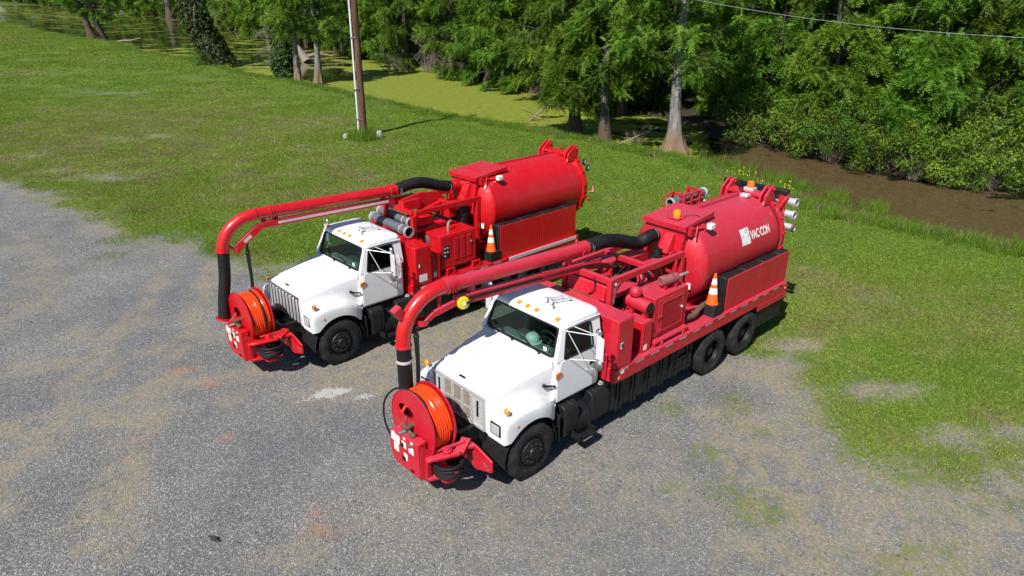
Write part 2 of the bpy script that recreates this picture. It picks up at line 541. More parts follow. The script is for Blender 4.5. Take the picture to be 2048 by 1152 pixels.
def ground_fields(x, y):
    wsd = poly_sd(x, y, WATER_POLY)
    gsd = poly_sd(x, y, GRAVEL_POLY)
    z = np.interp(wsd, [-4, -1.2, 0, 1.6], [0, -.10, WATER_Z, -1.0])
    rough = fbm(x * .35, y * .35, 5) - .5
    near = sstep(np.hypot(x + 1, y - 14), 9, 18)
    z = z + rough * (.02 + .16 * near) * (wsd < 0) + (fbm(x * 1.7, y * 1.7, 9) - .5) * (.018 + .05 * near)
    n1 = fbm(x * .55, y * .55, 21) - .5
    n2 = fbm(x * 2.1, y * 2.1, 31) - .5
    g = sstep(-gsd + n1 * 3.2 + n2 * 1.6, -1.3, 1.5)
    # thin growth creeping over the gravel edge and weeds in the yard
    weeds = sstep(fbm(x * .8, y * .8, 44) + (fbm(x * 3, y * 3, 45) - .5) * .5, .60, .78) * sstep(-gsd, -5.5, -.5)
    g = np.maximum(g, weeds * .45)
    wr = sstep(fbm(x * 1.1, y * 1.1, 46) + (fbm(x * 4, y * 4, 47) - .5) * .6, .58, .80) * sstep(x, 1.0, 4.0) * sstep(y, 20, 16)
    g = np.maximum(g, wr * .48)
    for cx, cy, rx, ry in ((3.45, 10.3, .34, .28), (4.05, 8.55, .5, .3), (3.2, 11.6, .35, .2), (5.9, 7.9, .5, .2), (2.6, 9.3, .25, .2)):
        g = np.maximum(g, .55 * blob(x, y, cx, cy, rx, ry, .3, .7, 61))
    bare = np.zeros_like(x)
    for cx, cy, rx, ry, a in ((6.6, 14.4, .8, .33, .95), (5.4, 13.2, 1.1, .5, .95), (7.7, 12.4, .9, .45, .75), (8.5, 12.6, .5, .2, .6), (8.2, 10.8, .7, .4, .8), (9.4, 10.9, .5, .3, .8),
                              (-31.1, 55.8, 4.0, 2.2, .5), (-20.9, 38.1, 1.9, 1.6, .5), (-22.4, 36.1, .8, .5, .6), (-17.5, 29.5, 2.0, 1.1, .6), (-20.5, 30.5, 1.8, .9, .55),
                              (9.6, 17.0, 1.4, .5, .35), (-24, 33.5, 2, 1.2, .5)):
        bare = np.maximum(bare, a * blob(x, y, cx, cy, rx, ry, .1, .6, 71))
    g = g * (1 - bare * .85)
    tan = np.zeros_like(x)
    # sandy streaks that wheels dragged across the grey stone
    for x0, y0, x1, y1, w, a in ((-8.8, 19.5, -6.2, 8.0, .55, .8), (-9.9, 18.5, -8.2, 8.0, .6, .7), (-11.5, 12.6, -6.6, 14.6, .5, .65), (-9.4, 11.0, -4.8, 13.4, .45, .8), (-10.4, 14.8, -6.0, 8.5, .35, .5),
                                 (-8.2, 10.8, -5.6, 11.9, .45, .6), (-16, 22, -12, 16, .9, .5), (-13, 18, -11, 10, .8, .45)):
        dx, dy = x1 - x0, y1 - y0
        L = math.hypot(dx, dy)
        t = np.clip(((x - x0) * dx + (y - y0) * dy) / L ** 2, 0, 1)
        d = np.hypot(x - x0 - t * dx, y - y0 - t * dy) + (fbm(x * 1.6, y * 1.6, 81, 5) - .5) * 1.5
        tan = np.maximum(tan, 1.25 * a * (1 - sstep(d, w * .15, w * 1.0)))
    tan = np.maximum(tan, 1.05 * sstep(x + n1 * 4, .4, 3.5) * sstep(fbm(x * .9, y * .9, 83), .30, .62))
    tan = np.maximum(tan, 1.2 * blob(x, y, -1.6, 14.2, 3.4, 1.6, .75, .5, 85))
    g = np.where(blob(x, y, -1.6, 14.2, 3.2, 1.4, .75, .5, 88) > .4, np.minimum(g, .2), g)
    tan = np.maximum(tan, .6 * blob(x, y, 1.0, 8.9, 3.2, 1.6, .2, .8, 86))
    tan = np.maximum(tan, .85 * blob(x, y, -3.1, 7.7, .55, .3, .2, .7, 87))
    tan = np.maximum(tan, .9 * sstep(np.abs(gsd + n1), .9, .1) * .7)
    tan = np.maximum(tan, bare * 1.6)
    tan = np.maximum(tan, .8 * sstep(wsd, -1.3, -.2))
    chalk = np.zeros_like(x)
    for cx, cy, rx, ry in ((-3.75, 12.1, .42, .17), (-2.95, 11.95, .2, .07), (-4.0, 11.9, .18, .08)):
        chalk = np.maximum(chalk, blob(x, y, cx, cy, rx, ry, .35, .35, 91, .6, 2.5))
    rust = np.zeros_like(x)
    for cx, cy, rx, ry in ((-7.0, 12.95, .22, .12), (-6.15, 12.45, .2, .12), (-5.2, 10.6, .15, .1), (-2.9, 8.2, .25, .15), (-3.0, 8.6, .12, .1)):
        rust = np.maximum(rust, .8 * blob(x, y, cx, cy, rx, ry, 0, .6, 95))
    dry = sstep(fbm(x * .13, y * .13, 101) + (fbm(x * .7, y * .7, 102) - .5) * .5, .40, .66)
    dry = np.maximum(dry * .7, 1.0 * blob(x, y, -24, 38, 14, 12, .3, .7, 104, .5, 2))
    dry = np.maximum(dry, .8 * blob(x, y, -10, 30, 7, 7, .3, .8, 105, .6, 2))
    dry = np.clip(dry + (fbm(x * .45, y * .45, 107) - .5) * 1.3 + (fbm(x * 1.7, y * 1.7, 108) - .5) * .6, 0, 1)
    dry = dry * (1 - .9 * sstep(wsd, -9, -3))
    return z, wsd, gsd, g, tan, chalk, rust, dry, sstep(poly_sd(x, y, FOREST_POLY), -1.5, .5)

def make_ground():
    xs = axis_lines(-1500, -24, 20, 1500, .2, 1.12)
    ys = axis_lines(-200, 6, 44, 2500, .2, 1.11)
    X, Y = np.meshgrid(xs, ys)
    x, y = X.ravel(), Y.ravel()
    z, wsd, gsd, g, tan, chalk, rust, dry, litter = ground_fields(x, y)
    nx, ny = len(xs), len(ys)
    idx = np.arange(nx * ny).reshape(ny, nx)
    f = np.stack([idx[:-1, :-1], idx[:-1, 1:], idx[1:, 1:], idx[1:, :-1]], -1).reshape(-1, 4)
    me = bpy.data.meshes.new('ground')
    me.from_pydata(np.stack([x, y, z], -1).tolist(), [], f.tolist())
    me.polygons.foreach_set('use_smooth', [True] * len(me.polygons))
    for n, a in (('grass', g), ('tan', tan), ('chalk', chalk), ('rust', rust), ('dry', dry), ('litter', litter)):
        at = me.attributes.new(n, 'FLOAT', 'POINT')
        at.data.foreach_set('value', a.astype(np.float32))
    o = obj('ground', me, None, 'ground')
    tag(o, 'grey gravel yard running into a mown green lawn', kind='structure')
    return o

def mat_ground():
    t = NT('ground')
    t.dim = '2D'
    co = t.coord()
    # stones
    v1 = t.vor(50, co)
    sp = t.node('ShaderNodeSeparateColor')
    t.link(v1.outputs['Color'], sp.inputs[0])
    stone = t.ramp(sp.outputs[0], [(0, (.098, .099, .101)), (.5, (.150, .152, .155)), (.85, (.202, .204, .206)), (1, (.36, .358, .352))])
    gl = t.noise(.4, 4, .6, co)
    big = gl
    stone = t.mix(1., stone, t.ramp(big, [(.3, (.80, .83, .87)), (.7, (1.22, 1.18, 1.10))]), 'MULTIPLY')
    # sand and dust between the stones
    fn = t.noise(2.3, 5, .72, co)
    fine = t.noise(14, 4, .72, co)
    sandn = t.ramp(fine, [(.3, (.185, .158, .108)), (.7, (.32, .28, .205))])
    tanf = t.math('MULTIPLY', t.attr('tan'), t.rng(fn, .36, .60, .12, 1.15), True)
    spk = t.rng(sp.outputs[1], .45, 1, 1, .35)
    c = t.mix(t.math('MULTIPLY', tanf, spk), stone, sandn)
    c = t.mix(t.math('MULTIPLY', t.attr('rust'), t.rng(fn, .4, .6, .3, .9)), c, (.36, .17, .08))
    chf = t.rng(t.math('ADD', t.attr('chalk'), t.rng(fine, .3, .7, -.45, .45)), .35, .6)
    c = t.mix(t.math('MULTIPLY', chf, .85), c, (.44, .44, .42))
    # turf
    gn = t.noise(6, 6, .78, co)
    turf = t.ramp(gn, [(.30, (.044, .086, .011)), (.5, (.080, .150, .019)), (.72, (.140, .21, .037))])
    turf = t.mix(1., turf, t.ramp(gl, [(.3, (.74, .88, .8)), (.7, (1.22, 1.10, 1.15))]), 'MULTIPLY')
    dryc = t.ramp(gn, [(.30, (.085, .085, .03)), (.5, (.155, .145, .05)), (.72, (.26, .235, .10))])
    turf = t.mix(t.math('MULTIPLY', t.attr('dry'), t.rng(fn, .3, .65, .25, 1)), turf, dryc)
    edge = t.math('ADD', t.attr('grass'), t.rng(gn, .25, .75, -.55, .55))
    gf = t.rng(edge, .30, .80)
    c = t.mix(gf, c, turf)
    c = t.mix(t.attr('litter'), c, t.ramp(gn, [(.3, (.018, .014, .009)), (.55, (.05, .038, .024)), (.75, (.10, .075, .045))]))
    n1 = t.bump(t.math('SUBTRACT', t.noise(40, 2, .6, co), v1.outputs['Distance']), .5, .025)
    MAT['ground'] = t.done(t.pbr(c, .93, 0, .2, n1))
mat_ground()

def mat_water():
    t = NT('pond_water')
    t.dim = '2D'
    co = t.coord()
    wd = t.attr('weed')
    br = t.attr('brown')
    n = t.noise(.22, 4, .62, co)
    n2 = t.noise(2.2, 4, .7, co)
    mp = t.node('ShaderNodeMapping')
    mp.inputs['Scale'].default_value = (.35, 1., 1)
    t.link(co, mp.inputs[0])
    st = t.noise(.5, 5, .62, mp.outputs[0])
    m = t.math('ADD', wd, t.math('ADD', t.rng(st, .3, .7, -.42, .42), t.rng(n2, .3, .7, -.10, .10)))
    wf = t.rng(m, .42, .52)
    fine = t.noise(38, 3, .8, co)
    green = t.ramp(t.math('ADD', t.math('MULTIPLY', n2, .5), t.math('MULTIPLY', fine, .5)),
                   [(.32, (.095, .12, .008)), (.5, (.155, .185, .012)), (.68, (.21, .24, .022))])
    brown = t.ramp(t.math('ADD', t.math('MULTIPLY', t.noise(6, 4, .8, co), .55), t.math('MULTIPLY', fine, .45)),
                   [(.33, (.050, .033, .015)), (.5, (.082, .055, .025)), (.66, (.125, .088, .045))])
    weed = t.mix(t.rng(t.math('ADD', br, t.rng(n, .3, .7, -.25, .25)), .4, .6), green, brown)
    mat = t.pbr(weed, t.mix(br, (.8, .8, .8), t.ramp(n2, [(.35, (.16, .16, .16)), (.7, (.55, .55, .55))])), 0, .45, t.bump(fine, .15, .008))
    wat = t.pbr((.014, .013, .008), .06, 0, .5, t.bump(t.noise(2.5, 3, .5, co), .05, .02))
    mx = t.node('ShaderNodeMixShader')
    t.link(wf, mx.inputs[0])
    t.link(wat, mx.inputs[1])
    t.link(mat, mx.inputs[2])
    MAT['pond_water'] = t.done(mx.outputs[0])
mat_water()

def make_water():
    xs = axis_lines(-1200, -40, 30, 400, .7, 1.12)
    ys = axis_lines(0, 18, 100, 1200, .7, 1.10)
    X, Y = np.meshgrid(xs, ys)
    x, y = X.ravel(), Y.ravel()
    wsd = poly_sd(x, y, WATER_POLY)
    canal = sstep(x - (y - 36) * .35, 8.8, 10.6) * sstep(y, 52, 44)
    pond = sstep(x + (y - 65) * .1, -18.5, -15.5) * (1 - canal)
    weed = .42 * (1 - pond) + 1.05 * pond
    # the left reach: open dark water in the middle, weed drifted against both banks
    lx = (x + (y - 65) * .1 < -16.5)
    side = np.abs(wsd)
    weed = np.where(lx, np.interp(wsd, [0, 2.2, 5, 12, 22, 30], [.56, .50, .36, .22, .42, .56]), weed)
    weed = np.where(lx & (x < -50), np.interp(wsd, [0, 3, 10, 25, 45], [.3, .2, .22, .5, .55]), weed)
    shade = sstep(np.hypot(x - 6.0, y - 44.5), 10, 4.5)
    weed = weed - .42 * shade * (1 - canal)
    weed = np.where(canal > .3, .95 - .8 * blob(x, y, 11.2, 38.9, 2.0, 3.4, .3, .5, 33), weed)
    weed = np.where((canal > .3) & (wsd < .55) & (x > 15), .35, weed)
    far_edge = poly_sd(x, y, [(11.5, 41), (15.3, 37.2), (17.5, 33.6), (19.5, 30.9), (22.3, 30.1), (30, 26), (30, 23), (22, 27.6), (19, 28.8), (16.7, 32), (14.5, 35.8), (11, 39)])
    weed = weed - .35 * (far_edge > 0)
    brown = canal
    nx, ny = len(xs), len(ys)
    idx = np.arange(nx * ny).reshape(ny, nx)
    f = np.stack([idx[:-1, :-1], idx[:-1, 1:], idx[1:, 1:], idx[1:, :-1]], -1).reshape(-1, 4)
    keep = (wsd[f] > -6).any(1)
    f = f[keep]
    used = np.unique(f)
    remap = -np.ones(nx * ny, int)
    remap[used] = np.arange(len(used))
    me = bpy.data.meshes.new('pond')
    me.from_pydata(np.stack([x[used], y[used], np.full(len(used), WATER_Z)], -1).tolist(), [], remap[f].tolist())
    for n, a in (('weed', weed), ('brown', brown)):
        at = me.attributes.new(n, 'FLOAT', 'POINT')
        at.data.foreach_set('value', a[used].astype(np.float32))
    o = obj('pond', me, None, 'pond_water')
    tag(o, 'still pond and canal with floating green duckweed and brown scum', kind='structure')
make_ground()
make_water()

# ------------------------------------------------------------ vegetation
def tri_mesh(name, P, tint, mat):
    """P: (n,3,3) triangle corners, tint: (n,) value per triangle"""
    n = len(P)
    me = bpy.data.meshes.new(name)
    me.vertices.add(n * 3)
    me.vertices.foreach_set('co', P.reshape(-1).astype(np.float32))
    me.loops.add(n * 3)
    me.loops.foreach_set('vertex_index', np.arange(n * 3, dtype=np.int32))
    me.polygons.add(n)
    me.polygons.foreach_set('loop_start', np.arange(0, n * 3, 3, dtype=np.int32))
    me.polygons.foreach_set('loop_total', np.full(n, 3, dtype=np.int32))
    at = me.attributes.new('tint', 'FLOAT', 'POINT')
    at.data.foreach_set('value', np.repeat(tint, 3).astype(np.float32))
    me.update()
    me.validate()
    me.materials.append(MAT[mat])
    return me
def unit(a):
    return a / (np.linalg.norm(a, axis=-1, keepdims=True) + 1e-9)

def fronds(base, dirs, length, tint, rg, m=7, width=.055, leaf=.42):
    """feathery sprays: each a rachis with leaflets on both sides that droop a little. base, dirs (k,3)"""
    k = len(base)
    d = unit(dirs)
    up = np.tile([0, 0, 1.], (k, 1)) + rg.normal(0, .35, (k, 3))
    side = unit(np.cross(d, up))
    nrm = np.cross(side, d)
    tris, tn = [], []
    for j in range(m):
        s = (j + .6) / m
        p = base + d * (length * s)[:, None] - np.array([0, 0, 1.]) * (length * s ** 2 * .28)[:, None]
        for sg in (-1, 1):
            L = length * leaf * (1 - .55 * s) * rg.uniform(.7, 1.25, k)
            ld = unit(side * sg + d * .75 + nrm * rg.normal(0, .28, (k, 1)) - np.array([0, 0, .3]))
            w = unit(np.cross(ld, nrm)) * (width * rg.uniform(.7, 1.3, k))[:, None]
            tris.append(np.stack([p - w, p + w, p + ld * L[:, None]], 1))
            tn.append(np.clip(tint + rg.normal(0, .10, k), 0, 1))
    return np.concatenate(tris), np.concatenate(tn)

def make_cypress(seed, H, base_z, spread, r0, nl=34, dens=1.0, bark='bark_mid', **kw):
    return _cypress(seed, H, base_z, spread, r0, nl, dens, bark=bark, **kw)
def _cypress(seed, H, base_z, spread, r0, nl=34, dens=1.0, lean=(0, 0), top_full=.6, flare=1.9, droop=.35, fsize=1.0, bark='bark_mid'):
    rg = np.random.default_rng(seed)
    tb = MB()
    # fluted trunk
    zs = [0, .25, .6, 1.1, 1.9, 3.2, 5, 7.5, H * .7, H]
    n = 14
    vs, fs = [], []
    for i, z in enumerate(zs):
        rr = r0 * (1 - .82 * (z / H) ** 1.1) + r0 * (flare - 1) * math.exp(-z / .75)
        ox = lean[0] * z / H + .12 * math.sin(z * .5 + seed)
        oy = lean[1] * z / H + .12 * math.cos(z * .43 + seed)
        fl = .20 * math.exp(-z / 1.1)
        for k in range(n):
            a = 2 * math.pi * k / n
            r2 = rr * (1 + fl * math.cos(a * 7 + seed) + .03 * math.sin(a * 3))
            vs.append((ox + r2 * math.cos(a), oy + r2 * math.sin(a), z - .25))
    for i in range(len(zs) - 1):
        for k in range(n):
            fs.append((i * n + k, i * n + (k + 1) % n, (i + 1) * n + (k + 1) % n, (i + 1) * n + k))
    tb.add(vs, fs)
    B, D, Ls, Tn = [], [], [], []
    for i in range(nl):
        t = (i + rg.uniform(0, .9)) / nl
        z = base_z + (H - base_z) * t
        az = i * 2.399 + rg.normal(0, .5)
        L = spread * (1 - top_full * t) * rg.uniform(.62, 1.15)
        if t < .12:
            L *= rg.uniform(.55, .95)
        el = rg.normal(.10 + .25 * t, .16)
        d0 = np.array([math.cos(az) * math.cos(el), math.sin(az) * math.cos(el), math.sin(el)])
        p = np.array([lean[0] * z / H, lean[1] * z / H, z])
        pts = []
        m = 8
        for j in range(m + 1):
            s = j / m
            q = p + d0 * L * s + np.array([0, 0, -droop * L * s ** 2 * .6]) + rg.normal(0, .03 * L, 3) * s
            pts.append(q)
        pts = np.array(pts)
        br = max(.018, r0 * .20 * (1 - .6 * t))
        tb.tube([tuple(q) for q in pts], br, 5, False, [br * (1 - .85 * j / m) for j in range(m + 1)])
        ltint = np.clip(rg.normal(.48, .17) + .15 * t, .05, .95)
        sidev = np.array([-math.sin(az), math.cos(az), 0])
        # secondary twigs carrying fronds
        nt = int(12 * dens * max(1, L / 2.2))
        for q in range(nt):
            s = rg.uniform(.22, 1.0) ** .8
            b = np.array([np.interp(s * m, np.arange(m + 1), pts[:, c]) for c in range(3)])
            sg = rg.choice([-1, 1])
            td = unit(d0 * rg.uniform(.35, 1) + sidev * sg * rg.uniform(.2, 1.1) + np.array([0, 0, rg.normal(-.05, .22)]))
            tl = L * rg.uniform(.16, .36) * (1.15 - .4 * s)
            if q % 3 == 0:
                tb.tube([tuple(b), tuple(b + td * tl * .8)], br * .28, 3, False, [br * .3, br * .08])
            kf = int(8 * dens)
            ss = rg.uniform(.1, 1.05, kf)
            B.append(b + td * (tl * ss)[:, None] + rg.normal(0, .07, (kf, 3)))
            D.append(td[None] * .8 + rg.normal(0, .55, (kf, 3)) + np.array([0, 0, -.22]))
            Ls.append(rg.uniform(.36, .80, kf) * fsize)
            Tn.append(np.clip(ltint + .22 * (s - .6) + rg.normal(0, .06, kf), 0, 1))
    B, D, Ls, Tn = np.concatenate(B), np.concatenate(D), np.concatenate(Ls), np.concatenate(Tn)
    tr, tn = fronds(B, D, Ls, Tn, rg, 7, .036 * fsize, .33)
    trunk = tb.mesh('trunk_mesh', True, 60)
    trunk.materials.append(MAT[bark])
    return trunk, tri_mesh('crown_mesh', tr, tn, 'leaf_cypress')

def leaf_blobs(rg, centers, radii, n, size, sq=.75):
    """broad leaves over lumpy clumps; returns triangles and tints"""
    P, T = [], []
    for c, r in zip(centers, radii):
        k = int(n * r * r)
        v = unit(rg.normal(0, 1, (k, 3)))
        rad = r * (rg.uniform(.35, 1.08, k) ** .55)
        p = c + v * rad[:, None] * np.array([1, 1, sq])
        nn = unit(v + rg.normal(0, .6, (k, 3)) + np.array([0, 0, .5]))
        a = unit(np.cross(nn, rg.normal(0, 1, (k, 3))))
        b = np.cross(nn, a)
        s = size * rg.uniform(.55, 1.4, k)[:, None]
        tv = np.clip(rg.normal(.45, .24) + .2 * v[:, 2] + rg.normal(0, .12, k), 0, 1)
        P.append(np.stack([p - a * s * .5, p + b * s * .36, p + a * s * .62], 1)); T.append(tv)
        P.append(np.stack([p - a * s * .5, p + a * s * .62, p - b * s * .36], 1)); T.append(tv)
    return np.concatenate(P), np.concatenate(T)

def make_shrub(seed, rx, h, n_clump, size=.085, dens=620, mat='leaf_shrub'):
    rg = np.random.default_rng(seed)
    C, Rr = [], []
    sb = MB()
    for i in range(n_clump):
        a = rg.uniform(0, 2 * math.pi)
        q = rg.uniform(0, 1) ** .6
        z = h * rg.uniform(.16, .92) * (1 - .45 * q * q)
        c = np.array([math.cos(a) * rx * q, math.sin(a) * rx * q, z])
        C.append(c)
        Rr.append(rg.uniform(.38, .74) * (.62 + .12 * rx))
        b0 = (c[0] * .25, c[1] * .25, -.2)
        mid = (c[0] * .65 + rg.normal(0, .12), c[1] * .65 + rg.normal(0, .12), z * .55)
        if i % 2 == 0: sb.tube([b0, mid, tuple(c + rg.normal(0, .2, 3) + np.array([0, 0, .2]))], .025, 4, False, [.032, .02, .006])
        for _ in range(1):
            e = c + rg.normal(0, .45, 3)
            sb.tube([tuple(mid), tuple((np.array(mid) + e) / 2 + rg.normal(0, .1, 3)), tuple(e)], .012, 3, False, [.014, .009, .004])
    P, T = leaf_blobs(rg, C, Rr, dens, size)
    st = sb.mesh('stems_mesh', True, 60)
    st.materials.append(MAT['twig'])
    return st, tri_mesh('foliage_mesh', P, T, mat)

def make_bare(seed, rx, h, n, mat='twig', leafy=0):
    """a grey twiggy shrub"""
    rg = np.random.default_rng(seed)
    sb = MB()
    ends = []
    for i in range(n):
        a = rg.uniform(0, 2 * math.pi)
        o = rg.normal(0, .18 * rx, 2)
        L = h * rg.uniform(.6, 1.1)
        d = np.array([math.cos(a) * rg.uniform(.2, 1.0) * rx / h, math.sin(a) * rg.uniform(.2, 1.0) * rx / h, 1.])
        p0 = np.array([o[0], o[1], -.2])
        pts = [p0]
        for j in range(5):
            pts.append(pts[-1] + d * L / 5 + rg.normal(0, .07 * L, 3) * np.array([1, 1, .5]))
            d = d + np.array([0, 0, -.16]) + rg.normal(0, .1, 3)
        sb.tube([tuple(q) for q in pts], .02, 4, False, [.03, .024, .018, .013, .009, .005])
        for j in range(1, 6):
            for _ in range(4):
                e = pts[j] + unit(rg.normal(0, 1, 3) + np.array([0, 0, .35])) * rg.uniform(.3, .95) * h * .17
                m_ = (pts[j] + e) / 2 + rg.normal(0, .06, 3)
                sb.tube([tuple(pts[j]), tuple(m_), tuple(e)], .008, 3, False, [.011, .007, .003])
                ends.append(e)
                for __ in range(2):
                    e2 = m_ + unit(rg.normal(0, 1, 3)) * rg.uniform(.15, .45)
                    sb.tube([tuple(m_), tuple(e2)], .005, 3, False, [.006, .003])
    me = sb.mesh('twigs_mesh', True, 60)
    me.materials.append(MAT[mat])
    E = np.array(ends)
    sel = E[rg.uniform(0, 1, len(E)) < leafy]
    fol = None
    if len(sel):
        P, T = leaf_blobs(rg, sel, np.full(len(sel), .22), 260, .06, 1.)
        fol = tri_mesh('foliage_mesh', P, T, 'leaf_shrub')
    return me, fol

def place_tree(name, pair, loc, sc, rz, label, cat='tree', group=None, parts=('trunk', 'crown'), szf=1.0):
    e = empty(name, loc, rz, label, cat, group)
    e.scale = (sc, sc, sc * szf)
    for me, nm in zip(pair, parts):
        if me is not None:
            obj(nm, me, e)
    return e

def scatter(name, pts, scl, yaw, sources, label, idx=None, tilt=None, cat=None):
    """one 'stuff' object: copies of small source meshes on points"""
    n = len(pts)
    me = bpy.data.meshes.new(name)
    me.vertices.add(n)
    me.vertices.foreach_set('co', np.asarray(pts, np.float32).reshape(-1))
    me.attributes.new('scl', 'FLOAT', 'POINT').data.foreach_set('value', np.asarray(scl, np.float32))
    rot = np.zeros((n, 3), np.float32)
    rot[:, 2] = yaw
    if tilt is not None:
        rot[:, :2] = tilt
    me.attributes.new('rot', 'FLOAT_VECTOR', 'POINT').data.foreach_set('vector', rot.reshape(-1))
    if idx is None:
        idx = rng.integers(0, len(sources), n)
    me.attributes.new('idx', 'INT', 'POINT').data.foreach_set('value', np.asarray(idx, np.int32))
    o = obj(name, me)
    src = bpy.data.collections.new(name + '_pieces')
    for i, m in enumerate(sources):
        src.objects.link(bpy.data.objects.new('%s_piece_%02d' % (name, i), m))
    ng = bpy.data.node_groups.new(name + '_nodes', 'GeometryNodeTree')
    ng.interface.new_socket('Geometry', in_out='INPUT', socket_type='NodeSocketGeometry')
    ng.interface.new_socket('Geometry', in_out='OUTPUT', socket_type='NodeSocketGeometry')
    N, L = ng.nodes, ng.links
    gi, go = N.new('NodeGroupInput'), N.new('NodeGroupOutput')
    m2p = N.new('GeometryNodeMeshToPoints')
    ci = N.new('GeometryNodeCollectionInfo')
    ci.inputs['Collection'].default_value = src
    ci.inputs['Separate Children'].default_value = True
    ci.inputs['Reset Children'].default_value = True
    ip = N.new('GeometryNodeInstanceOnPoints')
    ip.inputs['Pick Instance'].default_value = True
    def na(nm, ty):
        a = N.new('GeometryNodeInputNamedAttribute')
        a.data_type = ty
        a.inputs['Name'].default_value = nm
        return [s for s in a.outputs if s.name == 'Attribute' and s.enabled][0]
    L.new(gi.outputs[0], m2p.inputs[0])
    L.new(m2p.outputs[0], ip.inputs['Points'])
    L.new(ci.outputs[0], ip.inputs['Instance'])
    L.new(na('idx', 'INT'), ip.inputs['Instance Index'])
    e2r = N.new('FunctionNodeEulerToRotation')
    L.new(na('rot', 'FLOAT_VECTOR'), e2r.inputs[0])
    L.new(e2r.outputs[0], ip.inputs['Rotation'])
    L.new(na('scl', 'FLOAT'), ip.inputs['Scale'])
    L.new(ip.outputs[0], go.inputs[0])
    md = o.modifiers.new('scatter', 'NODES')
    md.node_group = ng
    tag(o, label, cat, None, 'stuff')
    return o

def tuft(seed, n, rad, h, w, mat, lean=.5, t0=.45, flowers=None):
    rg = np.random.default_rng(seed)
    p = np.zeros((n, 3))
    a = rg.uniform(0, 2 * np.pi, n)
    q = np.sqrt(rg.uniform(0, 1, n)) * rad
    p[:, 0], p[:, 1] = np.cos(a) * q, np.sin(a) * q
    d = unit(np.stack([rg.normal(0, lean, n), rg.normal(0, lean, n), np.ones(n)], -1))
    L = h * rg.uniform(.45, 1.2, n)
    sd = unit(np.cross(d, rg.normal(0, 1, (n, 3)))) * (w * rg.uniform(.6, 1.3, n))[:, None]
    tip = p + d * L[:, None]
    P = np.stack([p - sd, p + sd, tip], 1)
    return tri_mesh('tuft_mesh', P, np.clip(rg.normal(t0, .2, n), 0, 1), mat)

def in_view(x, y, z=0, m=.06):
    p = R(23.19)
    c, s = math.cos(p), math.sin(p)
    fw = y * c - (z - CAM_H) * s
    up = y * s + (z - CAM_H) * c
    u = 1388.855 * x / np.maximum(fw, .1) / 1024
    v = 1388.855 * up / np.maximum(fw, .1) / 1024
    return (fw > 1) & (np.abs(u) < 1 + m) & (v < .62) & (v > -.62)

def ground_pts(n, x0, x1, y0, y1, dens_fn, power=None):
    x = rng.uniform(x0, x1, n)
    y = rng.uniform(y0, y1, n) if power is None else y0 + (y1 - y0) * rng.uniform(0, 1, n) ** power
    k = in_view(x, y)
    x, y = x[k], y[k]
    F = ground_fields(x, y)
    keep = rng.uniform(0, 1, len(x)) < dens_fn(x, y, F)
    return np.stack([x[keep], y[keep], F[0][keep]], -1), [f[keep] for f in F]

# ------------------------------------------------------------ trees, shrubs, banks
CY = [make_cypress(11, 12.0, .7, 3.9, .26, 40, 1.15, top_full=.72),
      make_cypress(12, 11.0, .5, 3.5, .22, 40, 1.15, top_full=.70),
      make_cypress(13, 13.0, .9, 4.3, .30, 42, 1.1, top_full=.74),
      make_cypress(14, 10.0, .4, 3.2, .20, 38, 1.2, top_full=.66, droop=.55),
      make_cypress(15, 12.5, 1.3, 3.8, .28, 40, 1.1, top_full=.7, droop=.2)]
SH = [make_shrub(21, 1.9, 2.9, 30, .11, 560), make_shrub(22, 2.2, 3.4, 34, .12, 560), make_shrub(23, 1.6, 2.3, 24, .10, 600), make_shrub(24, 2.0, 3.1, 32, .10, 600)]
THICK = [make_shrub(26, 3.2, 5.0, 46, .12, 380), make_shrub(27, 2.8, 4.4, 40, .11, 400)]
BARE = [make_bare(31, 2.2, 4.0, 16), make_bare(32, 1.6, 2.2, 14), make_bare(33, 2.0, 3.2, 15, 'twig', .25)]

# trees one can pick out
big = make_cypress(41, 13.5, 4.3, 4.2, .30, 34, 1.05, lean=(-.3, 0), flare=2.5, top_full=.55, bark='bark_cypress')
place_tree('cypress_tree', big, (8.5, 36.7, 0), 1, .4, 'tall grey cypress with widely flared fluted base at the canal end', 'tree')
weep = make_cypress(42, 5.8, 1.9, 2.5, .34, 26, 1.5, flare=1.7, top_full=.45, droop=.85)
place_tree('cypress_tree', weep, (3.7, 41.6, -.1), 1, .9, 'small drooping bright green cypress with a stout trunk on the pond bank', 'tree')
side = make_cypress(43, 9.0, 3.6, 2.9, .28, 26, 1.2, flare=1.7, top_full=.5, droop=.6)
place_tree('cypress_tree', side, (5.2, 39.6, -.1), 1, 2.2, 'dark trunked cypress just right of the small drooping cypress', 'tree')
pole_tree = make_cypress(44, 12.5, 3.4, 3.2, .25, 30, 1.0, flare=1.6, bark='bark_cypress')
place_tree('cypress_tree', pole_tree, (-17.7, 65.2, 0), 1.15, .3, 'pale straight cypress trunk on the bank left of the utility pole', 'tree')
place_tree('cypress_tree', pole_tree, (-19.6, 66.0, 0), 1.05, 2.6, 'slimmer pale cypress trunk beside the ivy covered stump', 'tree')
left_a = make_cypress(45, 14.0, 2.3, 3.6, .33, 30, 1.0, lean=(-2.6, 0), flare=1.8)
place_tree('cypress_tree', left_a, (-71.5, 124.5, 0), 1.5, 0, 'leaning dark cypress at the far left shore, left of its neighbour', 'tree')
place_tree('cypress_tree', left_a, (-66.3, 118.4, 0), 1.35, .25, 'flared cypress trunk at the far left shore beside a driftwood log', 'tree')

